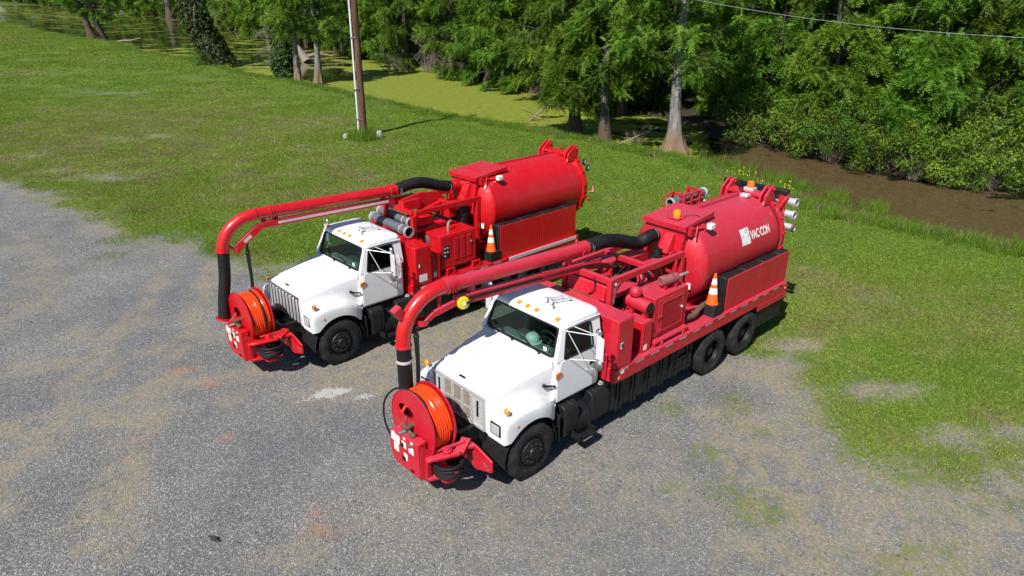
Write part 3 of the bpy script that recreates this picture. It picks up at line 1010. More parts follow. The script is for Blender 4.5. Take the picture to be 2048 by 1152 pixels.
def ivy_trunk(name, loc, base_r, H, lean, label, leaves, seed, crown=True):
    rg = np.random.default_rng(seed)
    e = empty(name, loc, 0, label, 'tree')
    pts = [(lean[0] * t, lean[1] * t, H * t - .2) for t in np.linspace(0, 1, 9)]
    MB().tube(pts, base_r, 12, True, [base_r * (1.25 - .75 * t) for t in np.linspace(0, 1, 9)]).build('trunk', 'bark_dark', e)
    t = rg.uniform(0, .95, leaves)
    a = rg.uniform(0, 2 * np.pi, leaves)
    lump = 1.1 + .45 * np.sin(t * 23 + a * 2) * np.sin(a * 3 + t * 9)
    rad = base_r * (1.25 - .7 * t) * (lump + rg.uniform(-.15, .35, leaves))
    c = np.stack([lean[0] * t + np.cos(a) * rad, lean[1] * t + np.sin(a) * rad, H * t], -1)
    n = unit(np.stack([np.cos(a), np.sin(a), np.full(leaves, .3)], -1) + rg.normal(0, .5, (leaves, 3)))
    u = unit(np.cross(n, rg.normal(0, 1, (leaves, 3))))
    w = np.cross(n, u)
    s = .17 * base_r ** .3 * rg.uniform(.6, 1.4, leaves)[:, None]
    P = np.concatenate([np.stack([c - u * s, c + w * s * .7, c + u * s], 1), np.stack([c - u * s, c + u * s, c - w * s * .7], 1)])
    tv = np.clip(rg.normal(.4, .22, leaves), 0, 1)
    obj('ivy', tri_mesh('ivy_mesh', P, np.concatenate([tv, tv]), 'leaf_ivy'), e)
    tw = MB()
    for i in range(36):
        tt = rg.uniform(.25, .95)
        az = rg.uniform(0, 2 * np.pi)
        b = np.array([lean[0] * tt, lean[1] * tt, H * tt])
        L = rg.uniform(1.2, 4.2) * base_r
        d = np.array([math.cos(az), math.sin(az) * .6, rg.uniform(-.35, .5)])
        m_ = b + d * L * .55 + rg.normal(0, .15, 3)
        en = b + d * L + np.array([0, 0, -.35 * L]) + rg.normal(0, .25, 3)
        tw.tube([tuple(b), tuple(m_), tuple(en)], .03, 4, False, [.05, .032, .012])
        for _ in range(4):
            e2 = m_ + unit(rg.normal(0, 1, 3)) * L * .45
            tw.tube([tuple(m_), tuple(e2)], .015, 3, False, [.02, .006])
    tw.build('branches', 'dead_wood', e, fix=False)
    return e
ivy_trunk('ivy_tree', (-31.8, 78.6, -.1), .95, 15, (-5.6, .5), 'thick leaning tree trunk wrapped in dark ivy at the pond edge', 9000, 51)
ivy_trunk('ivy_tree', (-21.2, 67.0, -.1), .62, 5.5, (-.5, .2), 'short ivy covered trunk left of the slim pale cypress', 4200, 52)

def along(poly, s):
    P = np.array(poly, float)
    L = np.r_[0, np.cumsum(np.hypot(*np.diff(P, axis=0).T))]
    q = s * L[-1]
    i = min(np.searchsorted(L, q, 'right') - 1, len(P) - 2)
    f = (q - L[i]) / (L[i + 1] - L[i])
    p = P[i] + (P[i + 1] - P[i]) * f
    d = (P[i + 1] - P[i]) / (L[i + 1] - L[i])
    return p, d

def forest(path, rows, spacing, label, group, sc0, sc1, back=1, jit=.5, name='cypress_tree'):
    P = np.array(path, float)
    tot = np.hypot(*np.diff(P, axis=0).T).sum()
    for r, off in enumerate(rows):
        n = max(2, int(tot / (spacing * (1 + .12 * r))))
        for i in range(n):
            s = np.clip((i + .5 + rng.uniform(-jit, jit) * .8) / n, 0, 1)
            p, d = along(path, s)
            nr = np.array([-d[1], d[0]]) * back
            q = p + nr * (off + rng.uniform(-1, 1) * spacing * .3)
            sc = rng.uniform(sc0, sc1) * (1 + .05 * r)
            if abs(q[0]) > .80 * q[1] + 7:
                continue
            lab = label.replace('ROW', ('front row', 'second row', 'third row', 'deepest row')[r])
            place_tree(name, CY[int(rng.integers(0, len(CY)))], (q[0], q[1], -.35), sc, rng.uniform(0, 6.28), lab, 'tree', group, szf=rng.uniform(.85, 1.1))

# middle wood, its foliage hanging over the duckweed
forest([(7.5, 47), (4.5, 54), (1.5, 60), (-3, 66.5), (-7, 73)], [0, 4.5, 9.5, 16], 3.6, 'feathery ROW cypress of the dense wood overhanging the duckweed', 'cypresses behind the duckweed pond', .85, 1.15, -1)
# behind the utility pole
forest([(-9, 79), (-14, 84), (-20, 89), (-25, 99)], [0, 5, 11, 18], 4.2, 'ROW cypress of the shady wood behind the utility pole', 'cypresses behind the utility pole', .95, 1.3, -1)
forest([(-27, 104), (-35, 118), (-46, 132), (-64, 158)], [0, 6, 14, 24], 6.0, 'ROW cypress on the far pond bank beyond the ivy tree', 'cypresses on the far pond bank', 1.1, 1.6, -1)
forest([(-70, 165), (-106, 222), (-150, 275), (-240, 372), (-300, 430)], [2, 18], 17.0, 'distant ROW cypress beyond the open water at far left', 'distant cypresses at far left', 2.0, 3.0, -1)
# the wood behind the canal
forest([(38, 29), (30, 33), (25, 36.5), (21, 40), (16.5, 44.5), (13.5, 50)], [0, 4.5, 10, 17], 3.9, 'ROW cypress of the thick wood behind the canal-side bushes', 'cypresses behind the canal', .85, 1.2, -1)
forest([(14, 58), (9, 68), (2, 80), (-4, 90)], [0, 7], 5.0, 'ROW cypress standing deep in the middle of the wood', 'cypresses deep in the wood', 1.1, 1.4, -1)

# bushes along the far side of the canal
k = 0
for s in np.linspace(0.0, 1.0, 20):
    p, d = along([(34, 24.8), (26, 28.6), (22.5, 30.5), (19.9, 31.2), (18.0, 33.9), (15.9, 37.5), (13.6, 40.3)], s)
    place_tree('bush', SH[k % 4], (p[0] + rng.uniform(-.3, .3) - .15, p[1] + rng.uniform(-.3, .4) - .35, -.35), rng.uniform(.8, 1.1), rng.uniform(0, 6.28),
               'leafy green bush crowding the far edge of the brown canal', 'bush', 'bushes along the canal', ('stems', 'foliage'))
    k += 1
    if k % 2 == 0:
        place_tree('bush', THICK[(k // 2) % 2], (p[0] + rng.uniform(-.5, .5) + 2.4, p[1] + 5.0, -.2), rng.uniform(.85, 1.15), rng.uniform(0, 6.28),
                   'tallest leafy thicket bush in the third row behind the canal', 'bush', 'third row bushes behind the canal', ('stems', 'foliage'))
        place_tree('bush', SH[(k + 1) % 4], (p[0] + rng.uniform(-.5, .5) + 1.4, p[1] + 2.6, -.2), rng.uniform(1.0, 1.3), rng.uniform(0, 6.28),
                   'taller leafy bush in the second row behind the canal', 'bush', 'second row bushes behind the canal', ('stems', 'foliage'))
for x, y, s, i in ((21.0, 29.9, .42, 1), (16.2, 35.0, .45, 1), (18.5, 31.6, .4, 2)):
    place_tree('twiggy_bush', BARE[i], (x, y, -.35), s, x, 'bare grey twigs poking out of the canal-side bushes', 'bush', 'bare twigs along the canal', ('twigs', 'foliage'))
# grey leafless shrubs in front of the middle wood
place_tree('twiggy_bush', BARE[0], (-8.6, 75.0, -.4), 1.35, .5, 'tall grey leafless shrub at the far edge of the duckweed', 'bush', None, ('twigs', 'foliage'))
place_tree('twiggy_bush', BARE[2], (-6.2, 69.5, -.4), 1.0, 2.5, 'brownish half bare shrub leaning over the duckweed', 'bush', None, ('twigs', 'foliage'))
place_tree('twiggy_bush', BARE[1], (-12.6, 75.0, -.4), 1.2, 1.5, 'low dark twiggy shrub in the shade behind the utility pole', 'bush', None, ('twigs', 'foliage'))
place_tree('twiggy_bush', BARE[0], (-36, 112, -.4), 1.5, 3.5, 'pale leafless shrub behind the leaning ivy tree', 'bush', None, ('twigs', 'foliage'))
place_tree('bush', SH[2], (9.9, 36.3, -.2), .32, 1, 'small bright green sapling bush beside the flared cypress', 'bush', None, ('stems', 'foliage'))
place_tree('bush', SH[0], (-33.4, 77.6, -.2), .62, 1, 'low green bush at the foot of the leaning ivy tree', 'bush', None, ('stems', 'foliage'))
place_tree('twiggy_bush', BARE[1], (6.9, 38.6, -.3), .55, 1, 'heap of dry brown brush between the cypress trunks', 'bush', None, ('twigs', 'foliage'))

for i, (x, y, sc_) in enumerate(((20.2, 34.6, .95), (17.2, 38.4, 1.05), (24.6, 32.4, .9), (15.2, 42.2, 1.0))):
    place_tree('cypress_tree', weep, (x, y, -.2), sc_, i * 1.7, ('drooping young cypress among the canal bushes, %s of four' % ('second from right', 'second from left', 'rightmost', 'leftmost')[i]), 'tree', 'young cypresses among the bushes', szf=1.05)
# big grey trunk with hanging dead branches in the right wood
e = empty('dead_tree', (22.6, 45.0, -.3), 0, 'massive grey trunk with hanging dead branches in the right wood', 'tree')
MB().tube([(0, 0, 0), (.1, 0, 1), (.1, 0, 3), (.3, .1, 7), (.3, .1, 12)], .6, 14, True, [1.1, .75, .55, .48, .35]).build('trunk', 'bark_cypress', e)
tw = MB()
rg = np.random.default_rng(77)
for i in range(12):
    b = np.array([.2, -.3, rg.uniform(5.0, 7.4)])
    d = np.array([rg.uniform(-1.6, .2), rg.uniform(-1.3, -.6), rg.uniform(-.2, .35)])
    L = rg.uniform(1.8, 3.4)
    pts = [b]
    for j in range(5):
        pts.append(pts[-1] + d * L / 5 + rg.normal(0, .12, 3))
        d = d + np.array([0, 0, -.45])
    tw.tube([tuple(q) for q in pts], .05, 5, False, [.085, .07, .055, .04, .028, .012])
    for j in range(2, 6):
        for _ in range(3):
            en = pts[j] + unit(rg.normal(0, 1, 3) + np.array([-.2, -.2, -.9])) * rg.uniform(.4, 1.1)
            tw.tube([tuple(pts[j]), tuple(en)], .02, 4, False, [.03, .008])
tw.build('dead_branches', 'dead_wood', e, fix=False)

# driftwood and fallen stumps
o = MB().tube([(-60.5, 112.0, -.05), (-59.4, 111.8, .12), (-58.2, 111.6, .15), (-56.8, 112.0, .5)], .2, 8, True, [.12, .15, .13, .05]).build('driftwood_log', 'dead_wood')
tag(o, 'pale driftwood log lying on the left shore', 'log')
o = MB().tube([(-24.3, 85.5, -.4), (-25.0, 86, .5), (-25.6, 86.3, 1.5)], .5, 9, True, [.6, .4, .2]).tube([(-24.8, 86, .1), (-23.2, 86.5, .5), (-21.6, 87, .2)], .3, 8, True, [.28, .22, .1]).build('fallen_stump', 'dead_wood')
tag(o, 'broken grey stump with a fallen limb standing in the pond', 'stump')
o = MB().tube([(5.6, 37.4, -.05), (6.8, 37.9, .35), (7.9, 38.3, .75)], .05, 6, True, [.05, .045, .03]).build('fallen_branch', 'dead_wood')
tag(o, 'thin fallen branch leaning beside the flared cypress', 'branch')
o = MB().tube([(1.0, 46.4, -.4), (1.9, 46.9, .3), (3.0, 47.2, 1.1)], .06, 6, True, [.08, .06, .03]).tube([(1.5, 46.7, 0), (.6, 46.2, .4)], .03, 5, True).tube([(1.3, 46.5, -.1), (2.2, 46.0, .1)], .03, 5, True).build('snag_branch', 'twig')
tag(o, 'brown snag branch sticking out of the duckweed', 'branch')

# turf, taller bank growth, flowers, loose stone
LAWN = [tuft(100 + i, 220, .41, .042, .0085, 'leaf_grass', .95, .42) for i in range(3)] + [tuft(110, 200, .40, .042, .0085, 'leaf_grass', .95, .75), tuft(111, 130, .38, .045, .008, 'leaf_dry', .9, .5)]
pts, F = ground_pts(56000, -42, 26, 7, 58, lambda x, y, F: np.clip((F[3] - .35) / .5, 0, 1) * (F[1] < -.8) * (1 - F[8]) * np.clip(1.2 - y / 52, .12, 1), 1.0)
p2, F2 = ground_pts(60000, -130, 10, 56, 170, lambda x, y, F: (F[3] > .6) * (F[1] < -.8) * (1 - F[8]) * .18)
far_n = len(p2)
pts = np.concatenate([pts, p2])
F = [np.concatenate([a, b]) for a, b in zip(F, F2)]
n = len(pts)
dry = F[7] + rng.normal(0, .2, n)
dry = np.where(F[2] > -.6, np.maximum(dry, .55 + rng.uniform(0, .4, n)), dry)
idx = np.where(dry > .72, np.where(rng.uniform(0, 1, n) < .5, 4, 3), np.where(dry > .4, np.where(rng.uniform(0, 1, n) < .35, 3, 1), rng.integers(0, 3, n)))
scatter('lawn_grass', pts, rng.uniform(.7, 1.2, n) * (1 + pts[:, 1] / 60) * np.where(np.arange(n) >= n - far_n, 1.45, 1.), rng.uniform(0, 6.28, n), LAWN, 'short mown green and dry grass of the lawn', idx)

TALL = [tuft(120 + i, 46, .28, .42, .013, 'leaf_tall', .42, .5) for i in range(3)] + [tuft(125, 40, .22, .6, .012, 'leaf_tall', .28, .55), tuft(126, 40, .25, .4, .012, 'leaf_dry', .5, .5)]
def bank(x, y, F):
    m = np.clip(1 - np.abs(F[1] + 1.1) / 1.3, 0, 1) * (1 - F[8])
    return m * (.35 + .9 * sstep(fbm(x * .5, y * .5, 201), .35, .6)) * np.where(x > -4, 1., .55)
pts, F = ground_pts(260000, -75, 24, 20, 118, bank, 1.3)
n = len(pts)
idx = rng.integers(0, 3, n)
idx = np.where(rng.uniform(0, 1, n) < .10 * (F[1] > -.9), 3, idx)
idx = np.where(rng.uniform(0, 1, n) < .10, 4, idx)
scatter('bank_grass', pts, rng.uniform(.4, 1.0, n) * np.where(pts[:, 0] < -6, .8, 1.0), rng.uniform(0, 6.28, n), TALL, 'tall unmown grass and weeds along the water edge', idx)
# reeds standing in the shallow margin and grass round the pole
reed_xy = [(10.4, 33.2), (10.9, 32.5), (11.9, 30.8), (12.6, 29.4), (13.5, 28.0), (14.4, 26.4), (12.2, 30.1), (9.9, 34.4)]
pp = []
for cx, cy in reed_xy:
    for _ in range(9):
        pp.append((cx + rng.normal(0, .28), cy + rng.normal(0, .28), -.4))
for _ in range(46):
    a, q = rng.uniform(0, 6.28), rng.uniform(.1, .85)
    pp.append((-8.25 + math.cos(a) * q * 1.2, 38.1 + math.sin(a) * q, -.03))
pp = np.array(pp)
scatter('reed_clumps', pp, rng.uniform(.8, 1.5, len(pp)), rng.uniform(0, 6.28, len(pp)), [TALL[3], TALL[0]], 'reed clumps in the canal margin and long grass at the pole foot', None)

fl = MB()
for a in range(4):
    fl.sphere((math.cos(a * 1.6) * .06, math.sin(a * 1.9) * .06, .05 + .01 * a), .014, 6, 4)
m_fw = fl.mesh('clover_mesh'); m_fw.materials.append(MAT['flower_white'])
fy = MB()
for a in range(5):
    fy.sphere((math.cos(a * 1.3) * .16, math.sin(a * 1.9) * .16, .28 + .05 * a), .020, 6, 4)
m_fy = fy.mesh('buttercup_mesh'); m_fy.materials.append(MAT['flower_yellow'])
def clover(x, y, F):
    m = sstep(fbm(x * .16 + 3, y * .22, 301, 5), .53, .66) * (F[3] > .8) * (F[1] < -1.5) * (1 - F[8])
    m = np.maximum(m, .9 * blob(x, y, -14, 43, 6, 2.2, .2, .6, 302)) * (F[3] > .8) * (F[1] < -1.5)
    return m * .09
pts, F = ground_pts(90000, -60, 22, 16, 75, clover)
scatter('clover_flowers', pts, rng.uniform(.4, .75, len(pts)), rng.uniform(0, 6.28, len(pts)), [m_fw], 'scattered white clover flowers in the lawn')
def yellow(x, y, F):
    return np.clip(1 - np.abs(F[1] + .9) / .9, 0, 1) * sstep(fbm(x * .3, y * .3, 311), .5, .62) * (1 - F[8])
pts, F = ground_pts(12000, -45, 18, 24, 90, yellow)
scatter('yellow_flowers', pts, rng.uniform(.6, 1.2, len(pts)), rng.uniform(0, 6.28, len(pts)), [m_fy], 'small yellow wildflowers along the bank')

def pebble(seed, tone):
    """a few loose stones lying near each other (unit stone size)"""
    rg = np.random.default_rng(seed)
    bm = bmesh.new()
    for i in range(5):
        r = bmesh.ops.create_icosphere(bm, subdivisions=1, radius=1)
        o = rg.uniform(-17, 17, 2)
        k = rg.uniform(.6, 1.35)
        for v in r['verts']:
            v.co *= rg.uniform(.75, 1.2) * k
            v.co.z *= .6
            v.co.x = v.co.x * 1.3 + o[0]
            v.co.y += o[1]
    me = bpy.data.meshes.new('pebble_mesh')
    bm.to_mesh(me)
    bm.free()
    me.materials.append(MAT[tone])
    return me
simple('stone_grey', (.16, .165, .173), .9, 0, .35, 30)
simple('stone_pale', (.33, .33, .32), .9, 0, .3, 30)
simple('stone_dark', (.10, .104, .11), .9, 0, .35, 30)
PEB = [pebble(1, 'stone_grey'), pebble(2, 'stone_grey'), pebble(3, 'stone_pale'), pebble(4, 'stone_dark'), pebble(5, 'stone_dark')]
pts, F = ground_pts(50000, -22, 12, 7, 26, lambda x, y, F: (F[3] < .45) * (1 - .55 * F[4]) * np.clip(1.5 - y / 22, .25, 1), 1.35)
n = len(pts)
scatter('loose_gravel', pts, rng.uniform(.006, .012, n) * np.where(rng.uniform(0, 1, n) < .05, 1.9, 1), rng.uniform(0, 6.28, n), PEB, 'loose grey stones of the gravel yard',
        rng.choice(5, n, p=[.36, .34, .12, .10, .08]))

# ------------------------------------------------------------ the trucks
def wheel(name, parent, x, y_out, side, dual=False, Rt=.517, w=.285, dish=.10, rim_mat='black_frame', label=None):
    """y_out: outer face of the tyre (positive number), side +1 left / -1 right"""
    ax = (0, side, 0)
    yo = y_out
    o = (x, side * (yo - w), Rt)
    rim = MB()
    d = .17 if dual else 0.035     # depth of the rim disc from the outer face
    rim.lathe([(.292, w - .03), (.300, w - .015), (.292, w - .008), (.268, w - .02), (.262, w - .06), (.255, w - d), (.225, w - d - .02 if dual else w - d + .035), (.12, w - d - .02 if dual else w - d + .05),
               (.12, w - d + .03 if dual else w - .0), (.095, w - d + .10 if dual else w + .05), (.0, w - d + .11 if dual else w + .055)], o, ax, 32)
    root = rim.build(name, rim_mat, parent, angle=35)
    tyre = MB()
    def one(yo):
        o = (x, side * (yo - w), Rt)
        rim = .292
        prof = [(rim, .03), (rim + .03, .005), (rim + .10, -.004), (Rt - .06, .012), (Rt - .018, .035), (Rt - .012, .06), (Rt - .012, w - .06), (Rt - .018, w - .035),
                (Rt - .06, w - .012), (rim + .10, w + .004), (rim + .03, w - .005), (rim, w - .03), (rim - .005, w * .5)]
        tyre.lathe(prof, o, ax, 48, True)
        np_ = 46
        for i in range(np_):
            for r_, (h0, h1, off) in enumerate(((.028, .085, 0), (.095, .138, .5), (.147, .19, 0), (.20, .257, .5))):
                a0 = 2 * math.pi * (i + off) / np_
                a1 = a0 + 2 * math.pi / np_ * .74
                q = []
                for rr in (Rt - .02, Rt - (.006 if r_ in (0, 3) else 0)):
                    for hh, aa in ((h0, a0), (h1, a0 + .02), (h1, a1 + .02), (h0, a1)):
                        q.append((x + rr * math.cos(aa), side * (yo - w + hh), Rt + rr * math.sin(aa)))
                tyre.hexa(q[:4], q[4:])
    one(y_out)
    if dual:
        one(y_out - .33)
    tyre.build('tyre', 'tyre', root, smooth=True, angle=30, fix=False)
    nuts = MB()
    for k in range(10):
        a = 2 * math.pi * k / 10
        c = Vector((x + .168 * math.cos(a), side * (yo - w + (w - d - .02 if dual else w - d + .042)), Rt + .168 * math.sin(a)))
        nuts.cyl(c, c + Vector((0, side * .035, 0)), .017, None, 6)
    nuts.build('lug_nuts', 'dark_steel', root)
    if label: root['label'] = label
    return root

HOOD_GAP = []
def hood(t, red_variant):
    xs = np.array([.625, .615, .59, .55, .49, .42, .34, .26, .18, .10, 0, -.10, -.18, -.26, -.34, -.42, -.48, -.54, -.60, -.64, -.68])
    def at(x):
        zt = np.interp(x, [-.68, -.3, .3, .57, .60, .625], [1.865, 1.815, 1.715, 1.66, 1.65, 1.625])
        ys = np.interp(x, [-.68, .58, .625], [.90, .735, .72])
        zf = np.interp(x, [-.68, -.60, -.48, -.3, -.1, .2, .45, .58, .625], [1.14, 1.16, 1.245, 1.345, 1.40, 1.42, 1.395, 1.36, 1.325])
        yf = np.interp(x, [-.68, -.60, -.45, -.25, .45, .58, .625], [.985, 1.05, 1.12, 1.155, 1.155, 1.145, 1.115])
        zb = .515 + math.sqrt(max(.0, .632 ** 2 - x * x)) if abs(x) < .54 else (.86 if x < 0 else .93)
        zb = max(zb, .86 if x < 0 else .93)
        if x < -.615:
            zb = 1.08
        return [(0, zt), (ys * .35, zt - .003), (ys * .7, zt - .012), (ys - .055, zt - .020), (ys - .014, zt - .045), (ys, zt - .10), (ys + .012, (zt + zf) / 2), (ys + .03, zf + .05), (ys + .075, zf + .012),
                ((ys + yf) / 2 + .02, zf), (yf - .075, zf - .010), (yf - .022, zf - .038), (yf, zf - .10), (yf + .005, max(zb + .05, zf - .2) if zf - .2 > zb + .05 else (zf - .12 + zb) / 2), (yf + .005, zb), (yf - .03, zb)]
    b = MB()
    secs = []
    for x in xs:
        h = at(x)
        full = [(-y, z) for y, z in h[::-1]] + h[1:]
        secs.append([(x, y, z) for y, z in full])
    n = len(secs[0])
    vs = [p for s_ in secs for p in s_]
    fs = [(i * n + k, i * n + k + 1, (i + 1) * n + k + 1, (i + 1) * n + k) for i in range(len(secs) - 1) for k in range(n - 1)]
    b.add(vs, fs)
    # panel gap between hood and cowl
    gp = MB()
    last = secs[-1]
    gp.tube([(p[0] - .004, p[1] * 1.004, p[2] + .003) for p in last[2:-2]], .006, 5, False)
    HOOD_GAP.append(gp)
    # front face
    f = secs[0]
    m = n // 2
    front = [p for p in f if p[2] > .985]
    lo = [p for p in f if p[2] <= .985]
    b.add(f + [(.625, .76, .93), (.625, .71, .965), (.625, -.71, .965), (.625, -.76, .93)], [tuple(range(n + 4))])
    o = b.build('hood', 'white_paint', t, angle=50)
    HOOD_GAP.pop().build('panel_gap', 'black_plastic', o)
    MB().box(.52, .56, -.07, .07, 1.668, 1.682).build('emblem', 'black_frame', o)
    # seam and latch on each side
    for s in (1, -1):
        MB().box(-.51, -.49, s * .905, s * .925, 1.45, 1.47).tube([(-.46, s * .93, 1.50), (-.54, s * .945, 1.47), (-.66, s * .99, 1.44)], .018, 6).sphere((-.45, s * .925, 1.505), .035, 8, 6).build('hood_latch', 'black_plastic', o)
        MB().tube([(.50, s * 1.02, 1.39), (.50, s * 1.04, 1.43)], .03, 8).build('lamp_stalk', 'white_paint', o)
        if red_variant:
            MB().sphere((.50, s * 1.05, 1.475), .062, 12, 8, (.6, 1, 1)).build('turn_signal', 'amber', o)
        else:
            MB().box(.46, .53, s * 1.0, s * 1.10, 1.425, 1.51).build('turn_signal', 'amber_dark', o, bevel=.012)
        MB().disc((.36, s * 1.158, 1.19), (0, s, 0), .024, 10, .012).build('side_marker', 'amber', o)
        # headlight
        hl = MB().box(.625, .641, s * .815, s * 1.055, 1.045, 1.265).build('headlight', 'black_plastic' if red_variant else 'chrome', o, bevel=.006)
        MB().box(.639, .653, s * .845, s * 1.03, 1.07, 1.24).build('lens', 'lens', hl, bevel=.012)
        # liner inside the wheel arch
        q = MB()
        pr = [(.60 * math.cos(a), .515 + .60 * math.sin(a)) for a in np.linspace(-.1, math.pi + .1, 20)]
        q.add([(x, s * 1.12, z) for x, z in pr] + [(x, s * .55, z) for x, z in pr], [(i, i + 1, 21 + i, 20 + i) for i in range(19)])
        q.add([(x, s * .56, z) for x, z in pr], [tuple(range(20))])
        q.build('arch_liner', 'black_plastic', o)
    return o

def grille(t, A):
    g = MB()
    y, z0, z1, x = .69, .98, 1.605, .63
    g.box(x, x + .03, -y, y, z1 - .05, z1).box(x, x + .03, -y, y, z0, z0 + .045)
    for s in (1, -1):
        g.box(x, x + .03, s * y, s * (y - .045), z0 + .045, z1 - .05)
    o = g.build('grille', 'alum' if A else 'chrome', t, bevel=.004)
    if A:
        for s in (1, -1):
            MB().box(x, x + .012, s * .64, s * .40, z0 + .05, z1 - .055).build('mesh_panel', 'mesh_alum', o)
            MB().box(x + .012, x + .018, s * .53, s * .48, z0 + .2, z1 - .12).build('slot', 'black_frame', o, bevel=.005)
        for yy in (-.365, -.125, .125, .365):
            MB().box(x, x + .034, yy - .035, yy + .035, z0 + .05, z1 - .055).build('grille_bar', 'alum', o, bevel=.005)
        for yy in (-.245, 0, .245):
            MB().box(x - .003, x + .006, yy - .085, yy + .085, z0 + .05, z1 - .055).build('mesh_panel', 'mesh_tan', o)
            MB().box(x + .008, x + .016, yy - .085, yy + .085, 1.24, 1.262).build('cross_bar', 'alum', o)
    else:
        MB().box(x - .003, x + .004, -.62, .62, z0 + .045, z1 - .05).build('backing', 'black_frame', o)
        for i in range(9):
            yy = -.60 + i * .15
            MB().box(x + .004, x + .04, yy - .036, yy + .036, z0 + .045, z1 - .05).build('grille_bar', 'bright_bar', o, bevel=.012)
    return o

def rounded(pts, r, n=4):
    """round the corners of a convex 3D polygon"""
    out = []
    m = len(pts)
    for i in range(m):
        p, a, b = Vector(pts[i]), Vector(pts[i - 1]), Vector(pts[(i + 1) % m])
        da, db = (a - p).normalized() * r, (b - p).normalized() * r
        for k in range(n + 1):
            s = k / n
            out.append((p + da) * (1 - s) ** 2 + p * 2 * s * (1 - s) + (p + db) * s ** 2)
    return out

def cab(t, A):
    c = MB()
    yb, zb, zw, zr = .975, 1.06, 1.87, 2.40
    def yz(z):
        return yb - .012 * max(0, (zb + .3 - z)) if z < zw else yb - (z - zw) / (zr - zw) * .105
    # lower body, loft of rounded outlines
    def outline(x0, x1, y, r=.10, n=4):
        P = [(x0, -y, 0), (x0, y, 0), (x1, y, 0), (x1, -y, 0)]
        return rounded(P, r, n)
    lev = [(1.06, -.66, -1.82, .955), (1.12, -.65, -1.83, .975), (1.5, -.65, -1.83, .98), (1.87, -.70, -1.83, .975)]
    rings = [[(p.x, p.y, z) for p in outline(x0, x1, y)] for z, x0, x1, y in lev]
    n = len(rings[0])
    c.add([p for r_ in rings for p in r_], [(i * n + k, i * n + (k + 1) % n, (i + 1) * n + (k + 1) % n, (i + 1) * n + k) for i in range(len(rings) - 1) for k in range(n)] + [tuple(range(n))[::-1]])
    # cowl in front of the windshield
    c.hexa([(-.70, -.90, 1.80), (-.80, -.90, 1.80), (-.80, .90, 1.80), (-.70, .90, 1.80)][::-1], [(-.66, -.885, 1.868), (-.80, -.93, 1.895), (-.80, .93, 1.895), (-.66, .885, 1.868)][::-1])
    # pillars: A, B, C, header rails and rear wall
    for s in (1, -1):
        c.hexa([(-.70, s * .885, 1.86), (-.70, s * .975, 1.86), (-.865, s * .975, 1.86), (-.80, s * .885, 1.86)], [(-.915, s * .80, 2.40), (-.915, s * .862, 2.40), (-1.01, s * .872, 2.40), (-.965, s * .81, 2.40)])
        c.hexa([(-1.615, s * .93, 1.86), (-1.615, s * .975, 1.86), (-1.83, s * .975, 1.86), (-1.83, s * .90, 1.86)], [(-1.60, s * .825, 2.40), (-1.60, s * .872, 2.40), (-1.83, s * .872, 2.40), (-1.83, s * .80, 2.40)])
        c.hexa([(-.95, s * .84, 2.325), (-.95, s * .885, 2.325), (-1.65, s * .885, 2.325), (-1.65, s * .84, 2.325)], [(-.95, s * .825, 2.40), (-.95, s * .872, 2.40), (-1.65, s * .872, 2.40), (-1.65, s * .825, 2.40)])
    c.box(-1.83, -1.80, -.9, .9, 1.86, 2.02).box(-1.83, -1.80, -.85, .85, 2.3, 2.40).box(-1.83, -1.80, -.88, -.55, 2.02, 2.3).box(-1.83, -1.80, .55, .88, 2.02, 2.3)
    o = c.build('cab', 'white_paint', t, angle=32)
    # roof
    rf = MB()
    rl = [(2.375, -.895, -1.85, .885), (2.40, -.885, -1.86, .895), (2.44, -.895, -1.858, .89), (2.48, -.925, -1.845, .868), (2.505, -.975, -1.81, .825), (2.522, -1.08, -1.73, .74), (2.533, -1.24, -1.6, .56), (2.537, -1.32, -1.5, .35)]
    rr = [[(p.x, p.y, z) for p in outline(x0, x1, y, min(.15, (x0 - x1) * .45), 6)] for z, x0, x1, y in rl]
    n = len(rr[0])
    rf.add([p for r_ in rr for p in r_], [(i * n + k, i * n + (k + 1) % n, (i + 1) * n + (k + 1) % n, (i + 1) * n + k) for i in range(len(rr) - 1) for k in range(n)] + [tuple(range(n))[::-1], tuple((len(rr) - 1) * n + k for k in range(n))])
    roof = rf.build('roof', 'white_paint', o, angle=40)
    for s in (1, -1):
        MB().tube([(-.93, s * .90, 2.39), (-1.4, s * .905, 2.405), (-1.82, s * .90, 2.39)], .012, 6).build('drip_rail', 'white_paint', o)
    for y in (-.72, -.22, 0, .22, .72):
        MB().hexa([(-.915, y - .048, 2.445), (-.915, y + .048, 2.445), (-1.01, y + .042, 2.47), (-1.01, y - .042, 2.47)], [(-.925, y - .044, 2.51), (-.925, y + .044, 2.51), (-.99, y + .038, 2.525), (-.99, y - .038, 2.525)]).build('marker_light', 'amber' if y != -.72 else 'amber_dark', t, bevel=.006)
    # windshield: glass, gasket, wipers
    q = [(-.745, -.835, 1.895), (-.745, .835, 1.895), (-.915, .795, 2.375), (-.915, -.795, 2.375)]
    rp = rounded(q, .09, 5)
    ws = MB()
    bow = lambda p: Vector((p.x + .035 * (1 - (p.y / .84) ** 2), p.y, p.z))
    rows = []
    for i in range(7):
        f = i / 6
        z = 1.895 + .48 * f
        hw = .835 - .04 * f
        inset = .06 * max(0, 1 - min(f, 1 - f) * 6) ** 2
        rows.append([bow(Vector((-.745 - .17 * f, (hw - inset) * (-1 + 2 * j / 10), z))) for j in range(11)])
    ws.add([p for r_ in rows for p in r_], [(i * 11 + j, i * 11 + j + 1, (i + 1) * 11 + j + 1, (i + 1) * 11 + j) for i in range(6) for j in range(10)])
    wso = ws.build('windshield', 'glass', o)
    gp = [bow(p) for p in rp]
